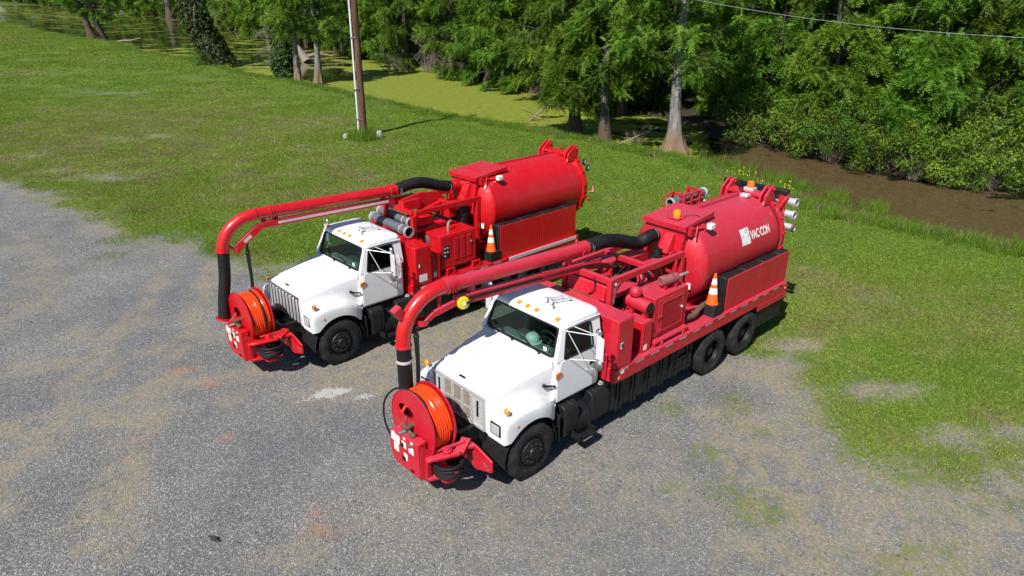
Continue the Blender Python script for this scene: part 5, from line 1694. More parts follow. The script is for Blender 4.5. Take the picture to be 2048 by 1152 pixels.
def debris_tank(t, RED, xf, xr, zc, Rt, A):
    prof = [(0, .30), (Rt * .25, .292), (Rt * .5, .262), (Rt * .75, .20), (Rt * .92, .11), (Rt * .985, .035), (Rt, 0), (Rt, -.02)]
    L = xf - xr
    prof2 = [(r, h) for r, h in prof] + [(Rt, -.6), (Rt, -L * .6), (Rt, -L)]
    m = MB().lathe(prof2, (xf, 0, zc), (1, 0, 0), 64)
    root = m.build('debris_tank', RED, t, angle=24)
    MB().lathe([(Rt + .004, 0), (Rt + .004, -.012)], (xf, 0, zc), (1, 0, 0), 64).build('weld_seam', RED, root)
    # rear flange and door
    MB().lathe([(Rt, .02), (Rt + .055, .02), (Rt + .055, -.05), (Rt + .02, -.05), (Rt + .02, -.065), (Rt + .05, -.065), (Rt + .05, -.13), (Rt - .06, -.15), (Rt * .75, -.26), (Rt * .4, -.33), (0, -.35)], (xr, 0, zc), (1, 0, 0), 64).build('rear_door', RED, root, angle=30)
    cl = MB()
    for k in range(9):
        a = -1.3 + k * .36
        c = Vector((xr - .06, (Rt + .07) * math.cos(a), zc + (Rt + .07) * math.sin(a)))
        cl.beam(c + Vector((.07, 0, 0)), c - Vector((.07, 0, 0)), .05, .035, (0, math.cos(a), math.sin(a)))
    cl.build('door_clamps', RED, root)
    # hopper box at the front top
    hx, zt = (-4.82, zc + Rt - .10) if A else (-4.42, zc + Rt - .14)
    ht = MB()
    ht.hexa([(hx + .02, -.46, zt - .50), (hx + .02, .46, zt - .50), (xf - .35, .46, zt - .50), (xf - .35, -.46, zt - .50)][::-1], [(hx - .04, -.50, zt), (hx - .04, .50, zt), (xf - .35, .50, zt), (xf - .35, -.50, zt)][::-1])
    ho = ht.build('hopper', RED, root, bevel=.008)
    x_e = hx - 1.08
    lid = MB()
    lid.hexa([(hx + .03, -.52, zt + .0), (hx + .03, .53, zt + .0), (x_e, .48, zt + .06), (x_e, -.48, zt + .06)][::-1], [(hx + .03, -.52, zt + .07), (hx + .03, .53, zt + .07), (x_e, .48, zt + .17), (x_e, -.48, zt + .17)][::-1])
    lid.build('hopper_lid', RED, ho, bevel=.008)
    MB().box(hx + .045, hx + .0, -.54, .55, zt - .035, zt - .003).build('lid_rail', RED, ho)
    # chin buttresses and inlet stub
    MB().hexa([(hx + .02, .02, zt - .50), (hx + .02, .30, zt - .50), (hx + .22, .28, zt - .52), (hx + .22, .04, zt - .52)], [(hx + .0, .06, zt - .14), (hx + .0, .28, zt - .14), (hx + .04, .26, zt - .14), (hx + .04, .08, zt - .14)]).box(hx - .3, hx + .16, -.03, .32, zt - .70, zt - .505).build('hopper_chin', RED, ho, bevel=.006)
    e = (-4.78, -.18, 2.90) if A else (-4.14, -.18, 2.99)
    MB().cyl((hx - .1, -.18, e[2] - .02), (e[0] + .02 if e[0] > hx else hx + .12, -.18, e[2]), .128, None, 22).build('inlet', RED, ho)
    # latches beside the lid
    MB().cyl((hx - .25, .56, zt - .02), (hx - .62, .60, zt - .05), .028, None, 8).box(hx - .1, hx - .2, .50, .60, zt - .14, zt + .03).box(hx - .55, hx - .68, .52, .64, zt - .12, zt + .0).beam((hx - .3, .6, zt + .03), (hx - .1, .7, zt - .12), .03, .03).build('lid_latch', RED, ho)
    # lamps, lugs
    sl = MB().box(hx - .52, hx - .68, .66, .78, zt - .06, zt + .06).build('work_light', 'white_sticker', root, bevel=.02)
    lx = xr
    for s in (1, -1):
        lug = [(lx + .30, zc + Rt - .16), (lx + .26, zc + Rt + .05), (lx + .02, zc + Rt + .23), (lx - .10, zc + Rt + .23), (lx - .14, zc + Rt + .1), (lx - .12, zc + Rt - .2)]
        lo = MB().prism(lug, 'y', s * .40, s * .46).prism(lug, 'y', s * .53, s * .58).cyl((lx - .05, s * .38, zc + Rt + .16), (lx - .05, s * .62, zc + Rt + .16), .035, None, 10).build('hinge_lug', RED, root, bevel=.006)
    MB().box(lx + .26, lx - .06, -.40, .40, zc + Rt - .02, zc + Rt + .055).build('hinge_beam', RED, root, bevel=.01)
    MB().box(xf - .9, lx + .28, -.05, -.005, zc + Rt - .003, zc + Rt + .025).box(xf - .9, lx + .28, .03, .05, zc + Rt - .003, zc + Rt + .018).build('top_rail', RED, root)
    MB().box(lx + .30, lx + .27, .545, .565, zc + Rt - .16, zc + Rt - .09).build('clip', 'tape_white', root)
    if A:
        # name on both sides, wrapped on the shell, with the swoosh square
        for s in (1, -1):
            cu = bpy.data.curves.new('lettering_curve', 'FONT')
            cu.body = 'VAC\u00b7CON'
            cu.size = .285
            cu.offset = .008
            cu.space_character = .93
            to = bpy.data.objects.new('lettering_tmp', cu)
            COL.objects.link(to)
            dg = bpy.context.evaluated_depsgraph_get()
            me = bpy.data.meshes.new_from_object(to.evaluated_get(dg))
            bpy.data.objects.remove(to)
            bm = bmesh.new()
            bm.from_mesh(me)
            bmesh.ops.triangulate(bm, faces=bm.faces)
            bmesh.ops.subdivide_edges(bm, edges=[e_ for e_ in bm.edges if e_.calc_length() > .05], cuts=2)
            def wrap(u, v, h):
                th = .10 + v / Rt
                return ((-6.86 - u) if s > 0 else (-7.65 + u), s * (Rt + h) * math.cos(th), zc + (Rt + h) * math.sin(th))
            wid = max(v_.co.x for v_ in bm.verts)
            for v_ in bm.verts:
                v_.co = wrap(v_.co.x * .80 / wid, v_.co.y * .92 + .17, .004)
            bm.to_mesh(me)
            bm.free()
            me.name = 'lettering'
            me.materials.clear()
            o = obj('lettering', me, root, 'white_sticker')
            sq = MB()
            n_ = 6
            U = np.linspace(-.38, -.03, n_)
            W = np.linspace(.10, .46, n_)
            sq.add([wrap(u, v, .004) for v in W for u in U], [(i * n_ + j, i * n_ + j + 1, (i + 1) * n_ + j + 1, (i + 1) * n_ + j) for i in range(n_ - 1) for j in range(n_ - 1)])
            lg = sq.build('logo', 'white_sticker', root)
            sw = MB()
            for rr_, w_ in ((.17, .022), (.11, .018)):
                arc_ = [(-.20 + rr_ * 1.0 * math.cos(a) * .9 + .25 * rr_ * math.sin(a), .28 + rr_ * math.sin(a) * .85 + .35 * rr_ * math.cos(a)) for a in np.linspace(-.6, 2.9, 14)]
                arc2 = [(u * .985 - .003 + w_ * math.cos(i / 4), v - w_ * (1 - abs(i - 7) / 7.5)) for i, (u, v) in enumerate(arc_)]
                sw.add([wrap(u, v, .007) for u, v in arc_] + [wrap(u, v, .007) for u, v in arc2], [(i, i + 1, 14 + i + 1, 14 + i) for i in range(13)])
            sw.build('logo_swoosh', 'steel', lg)
        MB().lathe([(.0, .15), (.06, .15), (.075, .12), (.078, 0), (0, 0)], (hx - .28, .10, zt + .12), (0, 0, 1), 18).build('beacon', 'amber', root)
        MB().box(hx - .14, hx - .42, -.03, .23, zt + .10, zt + .125).tube([(hx - .14, -.03, zt + .11), (hx - .14, -.03, zt + .24), (hx - .14, .05, zt + .25)], .008, 5).build('beacon_guard', RED, root)
        MB().tube(smooth_path([(hx - .42, .18, zt + .13), (hx - .55, .30, zt + .16), (hx - .62, .45, zt + .13), (hx - .60, .60, zt + .02)], 5), .008, 5).build('wiring', 'rubber_hose', root)
        MB().lathe([(.0, .15), (.07, .15), (.085, .12), (.09, 0), (0, 0)], (lx + .05, .06, zc + Rt + .12), (0, 0, 1), 18).build('beacon', 'amber_dark', root)
        MB().box(lx + .15, lx - .05, -.06, .18, zc + Rt + .05, zc + Rt + .125).build('beacon_base', 'tape_white', root, bevel=.01)
        MB().box(lx + .52, lx + .36, .06, .26, zc + Rt - .015, zc + Rt + .06).build('junction_box', 'tape_white', root, bevel=.015)
        ring = [(lx + .06, (Rt + .012) * math.sin(a), zc + (Rt + .012) * math.cos(a)) for a in np.linspace(-.9, 1.95, 30)]
        MB().tube(ring, .014, 6).tube(smooth_path([(lx + .30, .10, zc + Rt + .03), (lx + .25, -.1, zc + Rt + .10), (lx + .12, -.15, zc + Rt + .09), (lx + .06, .3, zc + Rt - .03)], 6), .012, 5).build('wiring', 'rubber_hose', root)
        MB().box(lx - .28, lx - .42, -.85, .80, zc + Rt - .02, zc + Rt + .12).build('light_bar', 'black_plastic', root, bevel=.015)
        MB().beam((lx - .1, .66, zc + .5), (lx - .36, .80, zc + .95), .06, .06).box(lx - .28, lx - .40, .62, .76, zc + .2, zc + .95).box(lx - .28, lx - .40, -.76, -.62, zc + .2, zc + .95).box(lx - .30, lx - .36, -.62, .62, zc + .60, zc + .66).build('tube_rack', RED, root, bevel=.006)
    else:
        wl_ = MB().lathe([(0, 0), (.075, 0), (.085, .05), (.085, .07), (0, .07)], (lx - .20, .72, zc + .70), (-.3, .95, 0), 16).lathe([(0, 0), (.075, 0), (.085, .05), (.085, .07), (0, .07)], (lx - .26, .80, zc + .54), (-.3, .95, 0), 16).build('rear_lamp', 'black_plastic', root)
        MB().disc((lx - .222, .79, zc + .70), (-.3, .95, 0), .06, 14, .006).disc((lx - .282, .87, zc + .54), (-.3, .95, 0), .06, 14, .006).build('lens', 'white_sticker', wl_)
        MB().tube([(lx - .2, .95, zc - .1), (lx - .3, 1.05, zc - .1), (lx - .35, 1.0, zc + .05)], .02, 6).cyl((lx - .12, .98, zc - .3), (lx - .3, 1.0, zc - .35), .02, None, 6).build('door_handle', RED, root)
    # sticker on the front head
    th = .62
    MB().box(xf + .19, xf + .205, .56, .68, zc - .46, zc - .33).build('caution_sticker', 'white_sticker', root)
    return root

simple('tape_dull', (.42, .33, .37), .45, 0, .4, 14)

def tape_row(parent, x0, x1, y, z, h=.045, seg=.30):
    i = 0
    x = x0
    while x > x1 + .02:
        xe = max(x - (seg * (.55 if i % 2 == 0 else .45)), x1)
        MB().box(x, xe + .003, y, y + (.004 if y > 0 else -.004), z, z + h).build('reflective_tape', 'tape_dull' if i % 2 == 0 else 'tape_red', parent)
        x = xe
        i += 1

def cone(loc, rz, label, group):
    e = empty('traffic_cone', loc, rz, label, 'traffic cone', group)
    return e
CONE = {}
def cone_parts(e, full=True):
    if not CONE:
        b = MB()
        b.hexa([(-.18, -.18, 0), (.18, -.18, 0), (.18, .18, 0), (-.18, .18, 0)], [(-.17, -.17, .045), (.17, -.17, .045), (.17, .17, .045), (-.17, .17, .045)])
        CONE['base'] = b
        CONE['body'] = MB().lathe([(.135, .045), (.118, .10), (.030, .68), (.024, .71), (.0, .715)], (0, 0, 0), (0, 0, 1), 24)
        CONE['collar'] = MB().lathe([(.0935, .27), (.0735, .40)], (0, 0, 0), (0, 0, 1), 24)
        CONE['collar2'] = MB().lathe([(.0625, .475), (.0425, .605)], (0, 0, 0), (0, 0, 1), 24)
        for k in ('base', 'body', 'collar', 'collar2'):
            CONE[k + '_me'] = None
    def put(k, nm, mat, bev=0):
        if CONE[k + '_me'] is None:
            o = CONE[k].build(nm, mat, e, bevel=bev)
            CONE[k + '_me'] = o.data
        else:
            o = obj(nm, CONE[k + '_me'], e)
            if bev:
                m = o.modifiers.new('bevel', 'BEVEL'); m.width = bev; m.segments = 2
    put('base', 'base', 'black_plastic', .01)
    put('body', 'body', 'cone_orange')
    if full:
        put('collar', 'reflective_collar', 'cone_white')
        put('collar2', 'reflective_collar', 'cone_white')

def loc_w(tr, p):
    return tr.matrix_world @ Vector(p)

def deck(t, RED, A, x0, x1, zb, zt, W):
    d = MB().box(x0, x1, -W, W, zt - .05, zt)
    o = d.build('deck', RED, t, bevel=.004)
    for s in (1, -1):
        MB().box(x0, x1, s * (W - .02), s * (W + .003), zb, zt + .003).build('deck_rail', RED, o, bevel=.004)
    MB().box(x0 + .003, x0 - .03, -W + .02, W - .02, zb, zt - .05).build('deck_front', RED, o)
    tape_row(o, x0 - .12, x1 + .05 if A else -4.8, W + .004, zt - .052, .034, .46)
    MB().lathe([(0, .02), (.03, .018), (.04, 0)], (x0 - .10, W + .003, zt - .17), (0, 1, 0), 14).build('side_marker', 'amber', o)
    MB().lathe([(0, .02), (.03, .018), (.04, 0)], (x1 + .08, W + .003, zt - .15), (0, 1, 0), 14).build('side_marker', 'amber_dark', o)
    MB().box(x0 - .16, x0 - .25, W + .003, W + .008, zt - .11, zt - .02).build('decal', 'white_sticker', o)
    return o

def tool_panels(t, RED, x0, x1, z0, z1, y, yi, zi):
    """black stacked side tanks faced by two riveted red panels"""
    xm = (x0 + x1) / 2
    for s in (1,):
        n = 7
        w = (x0 - x1) / n
        for i in range(n):
            MB().box(x0 - i * w - .008 + .05, x0 - (i + 1) * w + .008 + (.05 if i == 0 else 0), yi, y - .03, zi, z1 + .0 - .02 * (i % 2)).build('side_tank', 'black_plastic', t, bevel=.025)
        for a, b in ((x0, xm + .012), (xm - .012, x1)):
            p = MB().box(a, b, y - .025, y, z0, z1 - .02).build('side_panel', RED, t, bevel=.005)
            rv = MB()
            for fx in (.12, .5, .88):
                for fz in (.14, .45, .8):
                    rv.disc((a + (b - a) * (fx + .03 * math.sin(fz * 40)), y - .001, z0 + (z1 - z0) * fz), (0, 1, 0), .009, 8, .005)
            rv.build('rivets', 'steel', p)
    # the other side
    MB().box(x0, x1, -yi, -y, z0, z1).build('side_panel', RED, t, bevel=.01)

def lower_side(t, x0, x1, zt, zb=.34, y=1.10):
    o = MB().box(x0, x1, .62, y, zb + .04, zt).box(x0, x1, -y, -.62, zb + .04, zt).build('water_tank', 'black_plastic', t, bevel=.02)
    x = x0 - .16
    while x > x1 + .1:
        for dx in (0, -.11):
            MB().box(x + dx, x + dx - .055, y - .002, y + .022, zb, zt + .02).build('tank_strap', 'black_plastic', o, bevel=.004)
        x -= .44
    MB().box(x1 + .75, x1 + .05, y - .05, y + .035, .72, .77).box(x1 + .75, x1 + .05, y - .05, y + .035, .42, .47).box(x1 + .78, x1 + .72, y - .05, y + .035, .40, .98).box(x1 + .10, x1 + .04, y - .05, y + .035, .40, .98).build('step_rack', 'black_frame', o)
    return o

def front_lower(t, xe):
    f = MB().box(-.78, -1.98, .60, 1.10, .36, .98)
    ft = MB()
    pr = rounded([(0, .60, .36), (0, 1.12, .36), (0, 1.12, 1.0), (0, .60, 1.0)], .14, 5)
    for a, b in ((-.80, -1.14), (-1.50, -1.98)):
        ft.prism([(p.y, p.z) for p in pr], 'x', a, b)
    pr2 = rounded([(0, .60, .36), (0, 1.12, .36), (0, 1.10, .62), (0, .92, .80), (0, .90, 1.0), (0, .60, 1.0)], .05, 3)
    ft.prism([(p.y, p.z) for p in pr2], 'x', -1.14, -1.50)
    o = ft.build('fuel_tank', 'black_plastic', t, bevel=.015)
    MB().lathe([(0, .04), (.04, .04), (.055, .03), (.055, 0)], (-1.88, .96, .985), (0, .35, 1), 16).build('fuel_cap', 'alum', o)
    for x in (-1.0, -1.62):
        pp = [(x, 1.122, .38), (x, 1.125, .86), (x, 1.08, .98), (x, .98, 1.005), (x, .62, 1.005)]
        MB().tube(pp, .010, 5).build('tank_strap', 'black_frame', o)
    st = MB()
    st.box(-1.0, -1.42, 1.14, 1.30, .30, .325).box(-1.0, -1.02, 1.10, 1.30, .30, .45).box(-1.40, -1.42, 1.10, 1.30, .30, .45)
    for i in range(6):
        st.box(-1.03 - i * .062, -1.06 - i * .062, 1.15, 1.29, .325, .335)
    st.build('step', 'black_frame', t)
    for s in (1, -1):
        MB().box(-.66, -.675, s * .66, s * 1.12, .40, .92).build('mud_flap', 'black_plastic', t, bevel=.004)
    MB().box(-.80, -1.9, -1.08, -.60, .40, 1.0).build('battery_box', 'black_plastic', t, bevel=.04)

def truck(A):
    RED = 'red_faded' if A else 'red_deep'
    if A:
        t = empty('vacuum_truck', (-.415, 10.352, 0), R(-137.1), 'nearer red and white vacuum truck with yellow disc and lettering on its tank', 'truck', None)
    else:
        t = empty('vacuum_truck', (-4.468, 14.176, 0), R(-136.44), 'farther red and white vacuum truck with chrome grille and tape striped boom', 'truck', None)
    bpy.context.view_layer.update()
    hood(t, A)
    grille(t, A)
    cab(t, A)
    chassis(t, -8.2 if A else -7.4, 1.3)
    for s in (1, -1):
        wheel('front_wheel', t, 0, 1.154, s)
    wb = 5.248 if A else 4.5
    for x in (-wb, -wb - 1.317):
        for s in (1, -1):
            wheel('rear_wheel', t, x, 1.232, s, True)
    MB().cyl((-wb, -1, .517), (-wb, 1, .517), .1, None, 10).cyl((-wb - 1.317, -1, .517), (-wb - 1.317, 1, .517), .1, None, 10).box(-wb + .25, -wb - 1.6, -.35, .35, .45, .95).build('rear_axles', 'black_frame', t)
    hose_reel(t, RED, A)
    boom(t, RED, A)
    front_lower(t, -1.98)
    if A:
        dk = deck(t, RED, A, -1.955, -8.27, 1.06, 1.32, 1.225)
        MB().box(-1.96, -2.02, -1.0, 1.0, .95, 1.06).build('deck_sill', 'black_frame', t)
        MB().box(-1.90, -1.93, 1.0, 1.05, 1.10, 1.62).build('hand_rail', RED, t, bevel=.01)
        lower_side(t, -2.02, -4.62, 1.045)
        # arch covers over the rear axles
        MB().box(-4.62, -7.0, .64, 1.215, 1.045, 1.058).build('axle_cover', 'black_frame', t)
        MB().box(-7.10, -8.22, .62, 1.19, .46, .96).build('rear_locker', 'black_plastic', t, bevel=.02)
        MB().box(-6.99, -8.27, 1.205, 1.235, .93, 1.058).build('rear_skirt', RED, t, bevel=.004)
        MB().box(-7.03, -7.05, .66, 1.2, .30, .95).build('mud_flap', 'black_plastic', t)
        # tall cabinet across the back of the cab
        cb = MB().box(-1.985, -2.42, -1.15, 1.205, 1.324, 2.28).build('cabinet', RED, t, bevel=.012)
        MB().box(-2.01, -2.40, 1.205, 1.217, 1.345, 2.255).build('cabinet_door', RED, cb, bevel=.004)
        MB().box(-2.07, -2.13, 1.217, 1.222, 1.73, 1.85).build('latch_plate', 'white_sticker', cb)
        MB().box(-2.085, -2.115, 1.222, 1.235, 1.76, 1.79).box(-2.085, -2.115, 1.222, 1.235, 1.80, 1.83).build('latch', 'black_plastic', cb)
        c2 = MB().box(-2.84, -3.14, .35, 1.10, 1.323, 1.935).box(-2.42, -2.84, .35, .86, 1.323, 1.6).build('cabinet', RED, t, bevel=.010, label='lower narrow cabinet beside the engine box')
        MB().box(-2.86, -3.12, 1.10, 1.112, 1.34, 1.92).build('cabinet_door', RED, c2, bevel=.004)
        MB().box(-2.90, -3.0, 1.112, 1.116, 1.36, 1.47).build('decal', 'white_sticker', c2)
        hg = MB()
        for z in (1.5, 1.78):
            hg.cyl((-2.865, 1.118, z), (-2.865, 1.118, z + .06), .012, None, 6)
        hg.build('hinges', RED, c2)
        # engine box with perforated door
        eb = MB().box(-3.23, -4.31, .30, 1.05, 1.45, 2.29).build('engine_box', RED, t, bevel=.010)
        ed = MB().box(-3.36, -4.20, 1.05, 1.064, 1.50, 2.22).build('engine_door', RED, eb, bevel=.004)
        MB().box(-3.47, -4.12, 1.064, 1.069, 1.58, 2.14).build('perforated_panel', 'mesh_red', ed)
        fr = MB().box(-3.44, -4.15, 1.064, 1.078, 2.14, 2.165).box(-3.44, -4.15, 1.064, 1.078, 1.555, 1.58).box(-3.44, -3.47, 1.064, 1.078, 1.58, 2.14).box(-4.12, -4.15, 1.064, 1.078, 1.58, 2.14).build('panel_frame', RED, ed, bevel=.003)
        MB().cyl((-4.10, 1.07, 1.90), (-4.10, 1.10, 1.90), .03, None, 10).build('knob', 'alum', ed)
        for z in (1.58, 1.88):
            MB().beam((-3.32, 1.085, z), (-3.46, 1.085, z + .01), .012, .035).cyl((-3.385, 1.08, z - .05), (-3.385, 1.08, z + .05), .012, None, 6).build('hinge', RED, ed)
        ft = MB()
        ft.box(-3.2, -4.3, .98, 1.16, 1.385, 1.43).box(-3.22, -3.28, .4, 1.14, 1.33, 1.45).box(-4.22, -4.28, .4, 1.14, 1.33, 1.45)
        for x in (-3.42, -4.12):
            ft.cyl((x, 1.15, 1.33), (x, 1.15, 1.46), .016, None, 6).prism([(x - .06, 1.325), (x + .06, 1.325), (x, 1.42)], 'y', 1.155, 1.175)
        ft.build('engine_mount', RED, t, bevel=.004)
        MB().cyl((-3.08, .56, 2.18), (-3.07, 1.06, 2.16), .125, None, 24).box(-3.02, -3.14, .62, .70, 1.935, 2.10).box(-3.02, -3.14, .92, 1.0, 1.935, 2.08).build('air_cleaner', RED, t)
        MB().cyl((-3.07, 1.06, 2.16), (-3.07, 1.07, 2.16), .112, None, 24).build('air_cleaner_cap', 'black_plastic', t)
        MB().cyl((-3.08, .70, 2.26), (-3.08, .70, 2.36), .07, None, 16).lathe([(.115, 0), (.12, .05), (.10, .11), (.06, .145), (0, .155)], (-3.08, .70, 2.33), (0, 0, 1), 20).lathe([(.123, .035), (.123, .05)], (-3.08, .70, 2.33), (0, 0, 1), 20).build('intake_dome', RED, t)
        mf = MB().lathe([(0, 0), (.085, .0), (.095, .02), (.095, .40), (.085, .42), (.035, .43), (.035, .43)], (-3.66, .83, 2.47), (-.97, .22, .03), 20).build('muffler', 'muffler', t)
        MB().cyl((-4.05, .92, 2.485), (-4.33, .985, 2.52), .032, None, 10).build('exhaust_tip', 'dead_wood', mf)
        MB().box(-3.72, -3.76, .78, .92, 2.29, 2.40).box(-3.98, -4.02, .84, .98, 2.29, 2.40).cyl((-3.82, .80, 2.29), (-3.82, .80, 2.40), .04, None, 8).build('muffler_bracket', RED, mf)
        # frame that carries the boom
        z1, z2 = 2.62, 2.74
        fm = MB()
        fm.box(-2.46, -2.56, .49, .60, 1.323, z2).box(-2.46, -2.56, -.62, -.51, 1.323, z2)
        fm.box(-2.56, -4.78, .50, .59, z1, z2 - .003).box(-2.56, -4.78, -.61, -.52, z1, z2 - .003)
        fm.box(-2.463, -2.557, -.51, .49, z1 + .01, z2 + .003)
        fm.box(-3.60, -3.70, -.52, .50, z1 + .01, z2 - .01).box(-2.70, -3.62, -.50, .45, 2.24, 2.28)
        fm.box(-4.70, -4.80, .48, .60, 1.323, z1).box(-4.70, -4.80, -.62, -.50, 1.323, z1)
        fm.build('support_frame', RED, t, bevel=.006)
        MB().hexa([(-2.45, -.48, 2.32), (-2.45, .46, 2.32), (-2.56, .46, 2.32), (-2.56, -.48, 2.32)][::-1], [(-2.50, -.48, 2.55), (-2.50, .46, 2.55), (-2.56, .46, 2.58), (-2.56, -.48, 2.58)][::-1]).box(-2.44, -2.5, -.5, .47, 2.285, 2.32).build('frame_shelf', RED, t, bevel=.006)
        MB().cyl((-2.52, .63, 2.28), (-2.53, .66, 2.62), .018, None, 8).sphere((-2.53, .66, 2.66), .045, 10, 8).build('gas_strut', 'steel', t)
        # pump and pipes inside the frame
        pm = MB()
        pm.cyl((-3.75, -.3, 2.1), (-4.35, -.3, 2.1), .28, None, 20).box(-3.7, -4.45, -.55, .2, 1.323, 1.9)
        pm.cyl((-4.45, .12, 2.2), (-4.45, .12, 2.6), .12, None, 16)
        pm.build('blower', 'black_frame', t)
        hz = MB()
        for i in range(9):
            x = -3.55 - i * .1
            hz.tube(smooth_path([(x, .42 + .05 * math.sin(i * 2), 2.25), (x - .05, .25 + .06 * math.cos(i), 2.50 + .05 * math.sin(i * 3)), (x - .18, .05, 2.42), (x - .22, -.15, 2.2)], 5), .022, 7)
        hz.build('hydraulic_hoses', RED, t)
        cl_ = MB()
        for i in range(7):
            y = -.42 + i * .13
            cl_.tube(smooth_path([(-2.62, y, 2.34 + .02 * (i % 3)), (-2.85, y + .04 * math.sin(i), 2.40 + .04 * (i % 2)), (-3.1 - .05 * i, y * .6 - .1, 2.36), (-3.5, y * .8, 2.46), (-3.72, y, 2.62)], 5), .013, 6)
        cl_.tube(smooth_path([(-2.44, .2, 2.70), (-2.42, .25, 2.5), (-2.44, .1, 2.33), (-2.6, -.1, 2.30)], 5), .012, 6)
        cl_.build('control_cables', 'rubber_hose', t)
        ft_ = MB()
        for i in range(6):
            ft_.cyl((-3.62 - .13 * i, .34, 2.30), (-3.62 - .13 * i, .34, 2.40 + .03 * (i % 2)), .028, None, 8)
        ft_.build('hose_fittings', 'steel', t)
        MB().cyl((-3.95, .30, 2.44), (-3.95, .30, 2.56), .05, None, 12).build('filter_cap', 'white_sticker', t)
        MB().box(-3.75, -4.55, -.46, -.12, 2.42, 2.60).box(-3.95, -4.5, .12, .44, 2.50, 2.58).build('valve_chest', RED, t, bevel=.01)
        ribbed([(-4.5, .1, 2.1), (-4.52, .1, 2.5), (-4.56, .08, 2.72)], .085, .05, 14, .12).build('bellows', 'rubber_hose', t)
        debris_tank(t, RED, -5.17, -8.12, 2.33, .93, A)
        tool_panels(t, RED, -5.66, -8.27, 1.324, 2.08, 1.15, .90, 1.322)
        MB().tube(smooth_path([(-4.5, .95, 1.48), (-4.75, .97, 1.46), (-5.0, .93, 1.52), (-5.4, .85, 1.50)], 6), .06, 12).build('suction_pipe', 'rusty', t)
        MB().box(-5.3, -8.1, -.5, .5, 1.323, 1.45).build('tank_cradle', RED, t)
        rack = MB()
        for x in (-6.86, -7.5):
            rack.box(x, x - .06, -.96, -.90, 1.9, 3.22).box(x, x - .06, -1.30, -1.24, 2.6, 3.22).box(x, x - .06, -1.24, -.96, 3.16, 3.22).box(x, x - .06, -1.24, -.96, 2.88, 2.92)
        rack.box(-6.92, -7.5, -.95, -.91, 3.17, 3.21).box(-6.92, -7.5, -.945, -.915, 2.98, 3.0).box(-7.18, -7.22, -.955, -.905, 2.6, 3.17).box(-6.5, -6.86, -1.24, -.92, 2.86, 2.885)
        rack.build('tube_rack', RED, t, bevel=.005)
        MB().tube([(-6.5, -1.2, 2.9), (-6.5, -1.2, 3.2), (-6.86, -1.2, 3.24)], .02, 6).build('rack_guard', RED, t)
    else:
        dk = deck(t, RED, A, -1.955, -7.56, 1.02, 1.26, 1.225)
        lower_side(t, -2.02, -3.9, 1.01)
        MB().box(-6.4, -7.5, .62, 1.19, .46, .96).build('rear_locker', 'black_plastic', t, bevel=.02)
        cb = MB().box(-1.99, -2.44, -1.15, 1.205, 1.264, 2.19).build('cabinet', RED, t, bevel=.012)
        MB().box(-2.01, -2.42, 1.205, 1.217, 1.285, 2.165).build('cabinet_door', RED, cb, bevel=.004)
        MB().box(-2.05, -2.12, 1.217, 1.222, 1.70, 1.82).build('latch_plate', 'black_plastic', cb)
        MB().box(-2.07, -2.10, 1.222, 1.232, 1.72, 1.80).build('latch', 'white_sticker', cb)
        MB().box(-2.08, -2.30, 1.217, 1.221, 1.36, 1.53).build('decal', 'white_sticker', cb)
        c2 = MB().box(-2.46, -2.76, .35, 1.12, 1.263, 1.93).build('cabinet', RED, t, bevel=.010, label='lower narrow cabinet beside the louvred engine box')
        MB().box(-2.48, -2.74, 1.12, 1.132, 1.28, 1.91).build('cabinet_door', RED, c2, bevel=.004)
        MB().box(-2.55, -2.64, 1.132, 1.136, 1.34, 1.45).build('decal', 'white_sticker', c2)
        eb = MB().box(-2.83, -3.93, .22, 1.05, 1.40, 2.24).build('engine_box', RED, t, bevel=.010)
        ed = MB().box(-2.86, -3.90, 1.05, 1.064, 1.44, 2.20).build('engine_door', RED, eb, bevel=.004)
        lv = 0
        for col_ in range(3):
            for i in range(13):
                x = -3.23 - col_ * .20
                z = 1.60 + i * .042
                MB().hexa([(x, 1.063, z), (x, 1.083, z), (x - .13, 1.083, z), (x - .13, 1.063, z)], [(x, 1.063, z + .026), (x, 1.068, z + .026), (x - .13, 1.068, z + .026), (x - .13, 1.063, z + .026)]).build('louvre', RED, ed)
        gp = MB().box(-2.90, -3.08, 1.064, 1.074, 1.68, 1.98).build('gauge_panel', 'black_plastic', eb, bevel=.006)
        for i, (x, z) in enumerate(((-2.95, 1.93), (-3.03, 1.93), (-2.95, 1.83), (-3.03, 1.83), (-2.95, 1.74))):
            MB().disc((x, 1.074, z), (0, 1, 0), .026, 12, .008).build('gauge', 'alum', gp)
        MB().lathe([(0, .012), (.085, .012), (.10, .006), (.10, 0)], (-2.83, .55, 2.06), (1, 0, 0), 22).build('round_cover', 'pipe_grey', eb)
        MB().cyl((-3.75, 1.07, 1.95), (-3.75, 1.095, 1.95), .02, None, 8).build('knob', 'alum', ed)
        MB().tube(smooth_path([(-3.28, .80, 2.24), (-3.28, .80, 2.38), (-3.34, .77, 2.44), (-3.42, .73, 2.45)], 5), .032, 10).build('exhaust_tip', 'dead_wood', eb)
        for x in (-2.95, -3.75):
            MB().box(x, x - .24, .95, 1.15, 1.262, 1.30).box(x, x - .04, 1.08, 1.15, 1.30, 1.40).box(x - .20, x - .24, 1.08, 1.15, 1.30, 1.40).box(x, x - .24, 1.08, 1.15, 1.40, 1.425).build('mount_foot', RED, t, bevel=.005)
        z1, z2 = 2.70, 2.82
        fm = MB()
        fm.box(-2.40, -2.50, .49, .60, 1.263, z1).box(-2.40, -2.50, -.62, -.51, 1.263, z2).box(-2.50, -4.50, .50, .59, z1, z2).box(-2.50, -4.50, -.61, -.52, z1, z2)
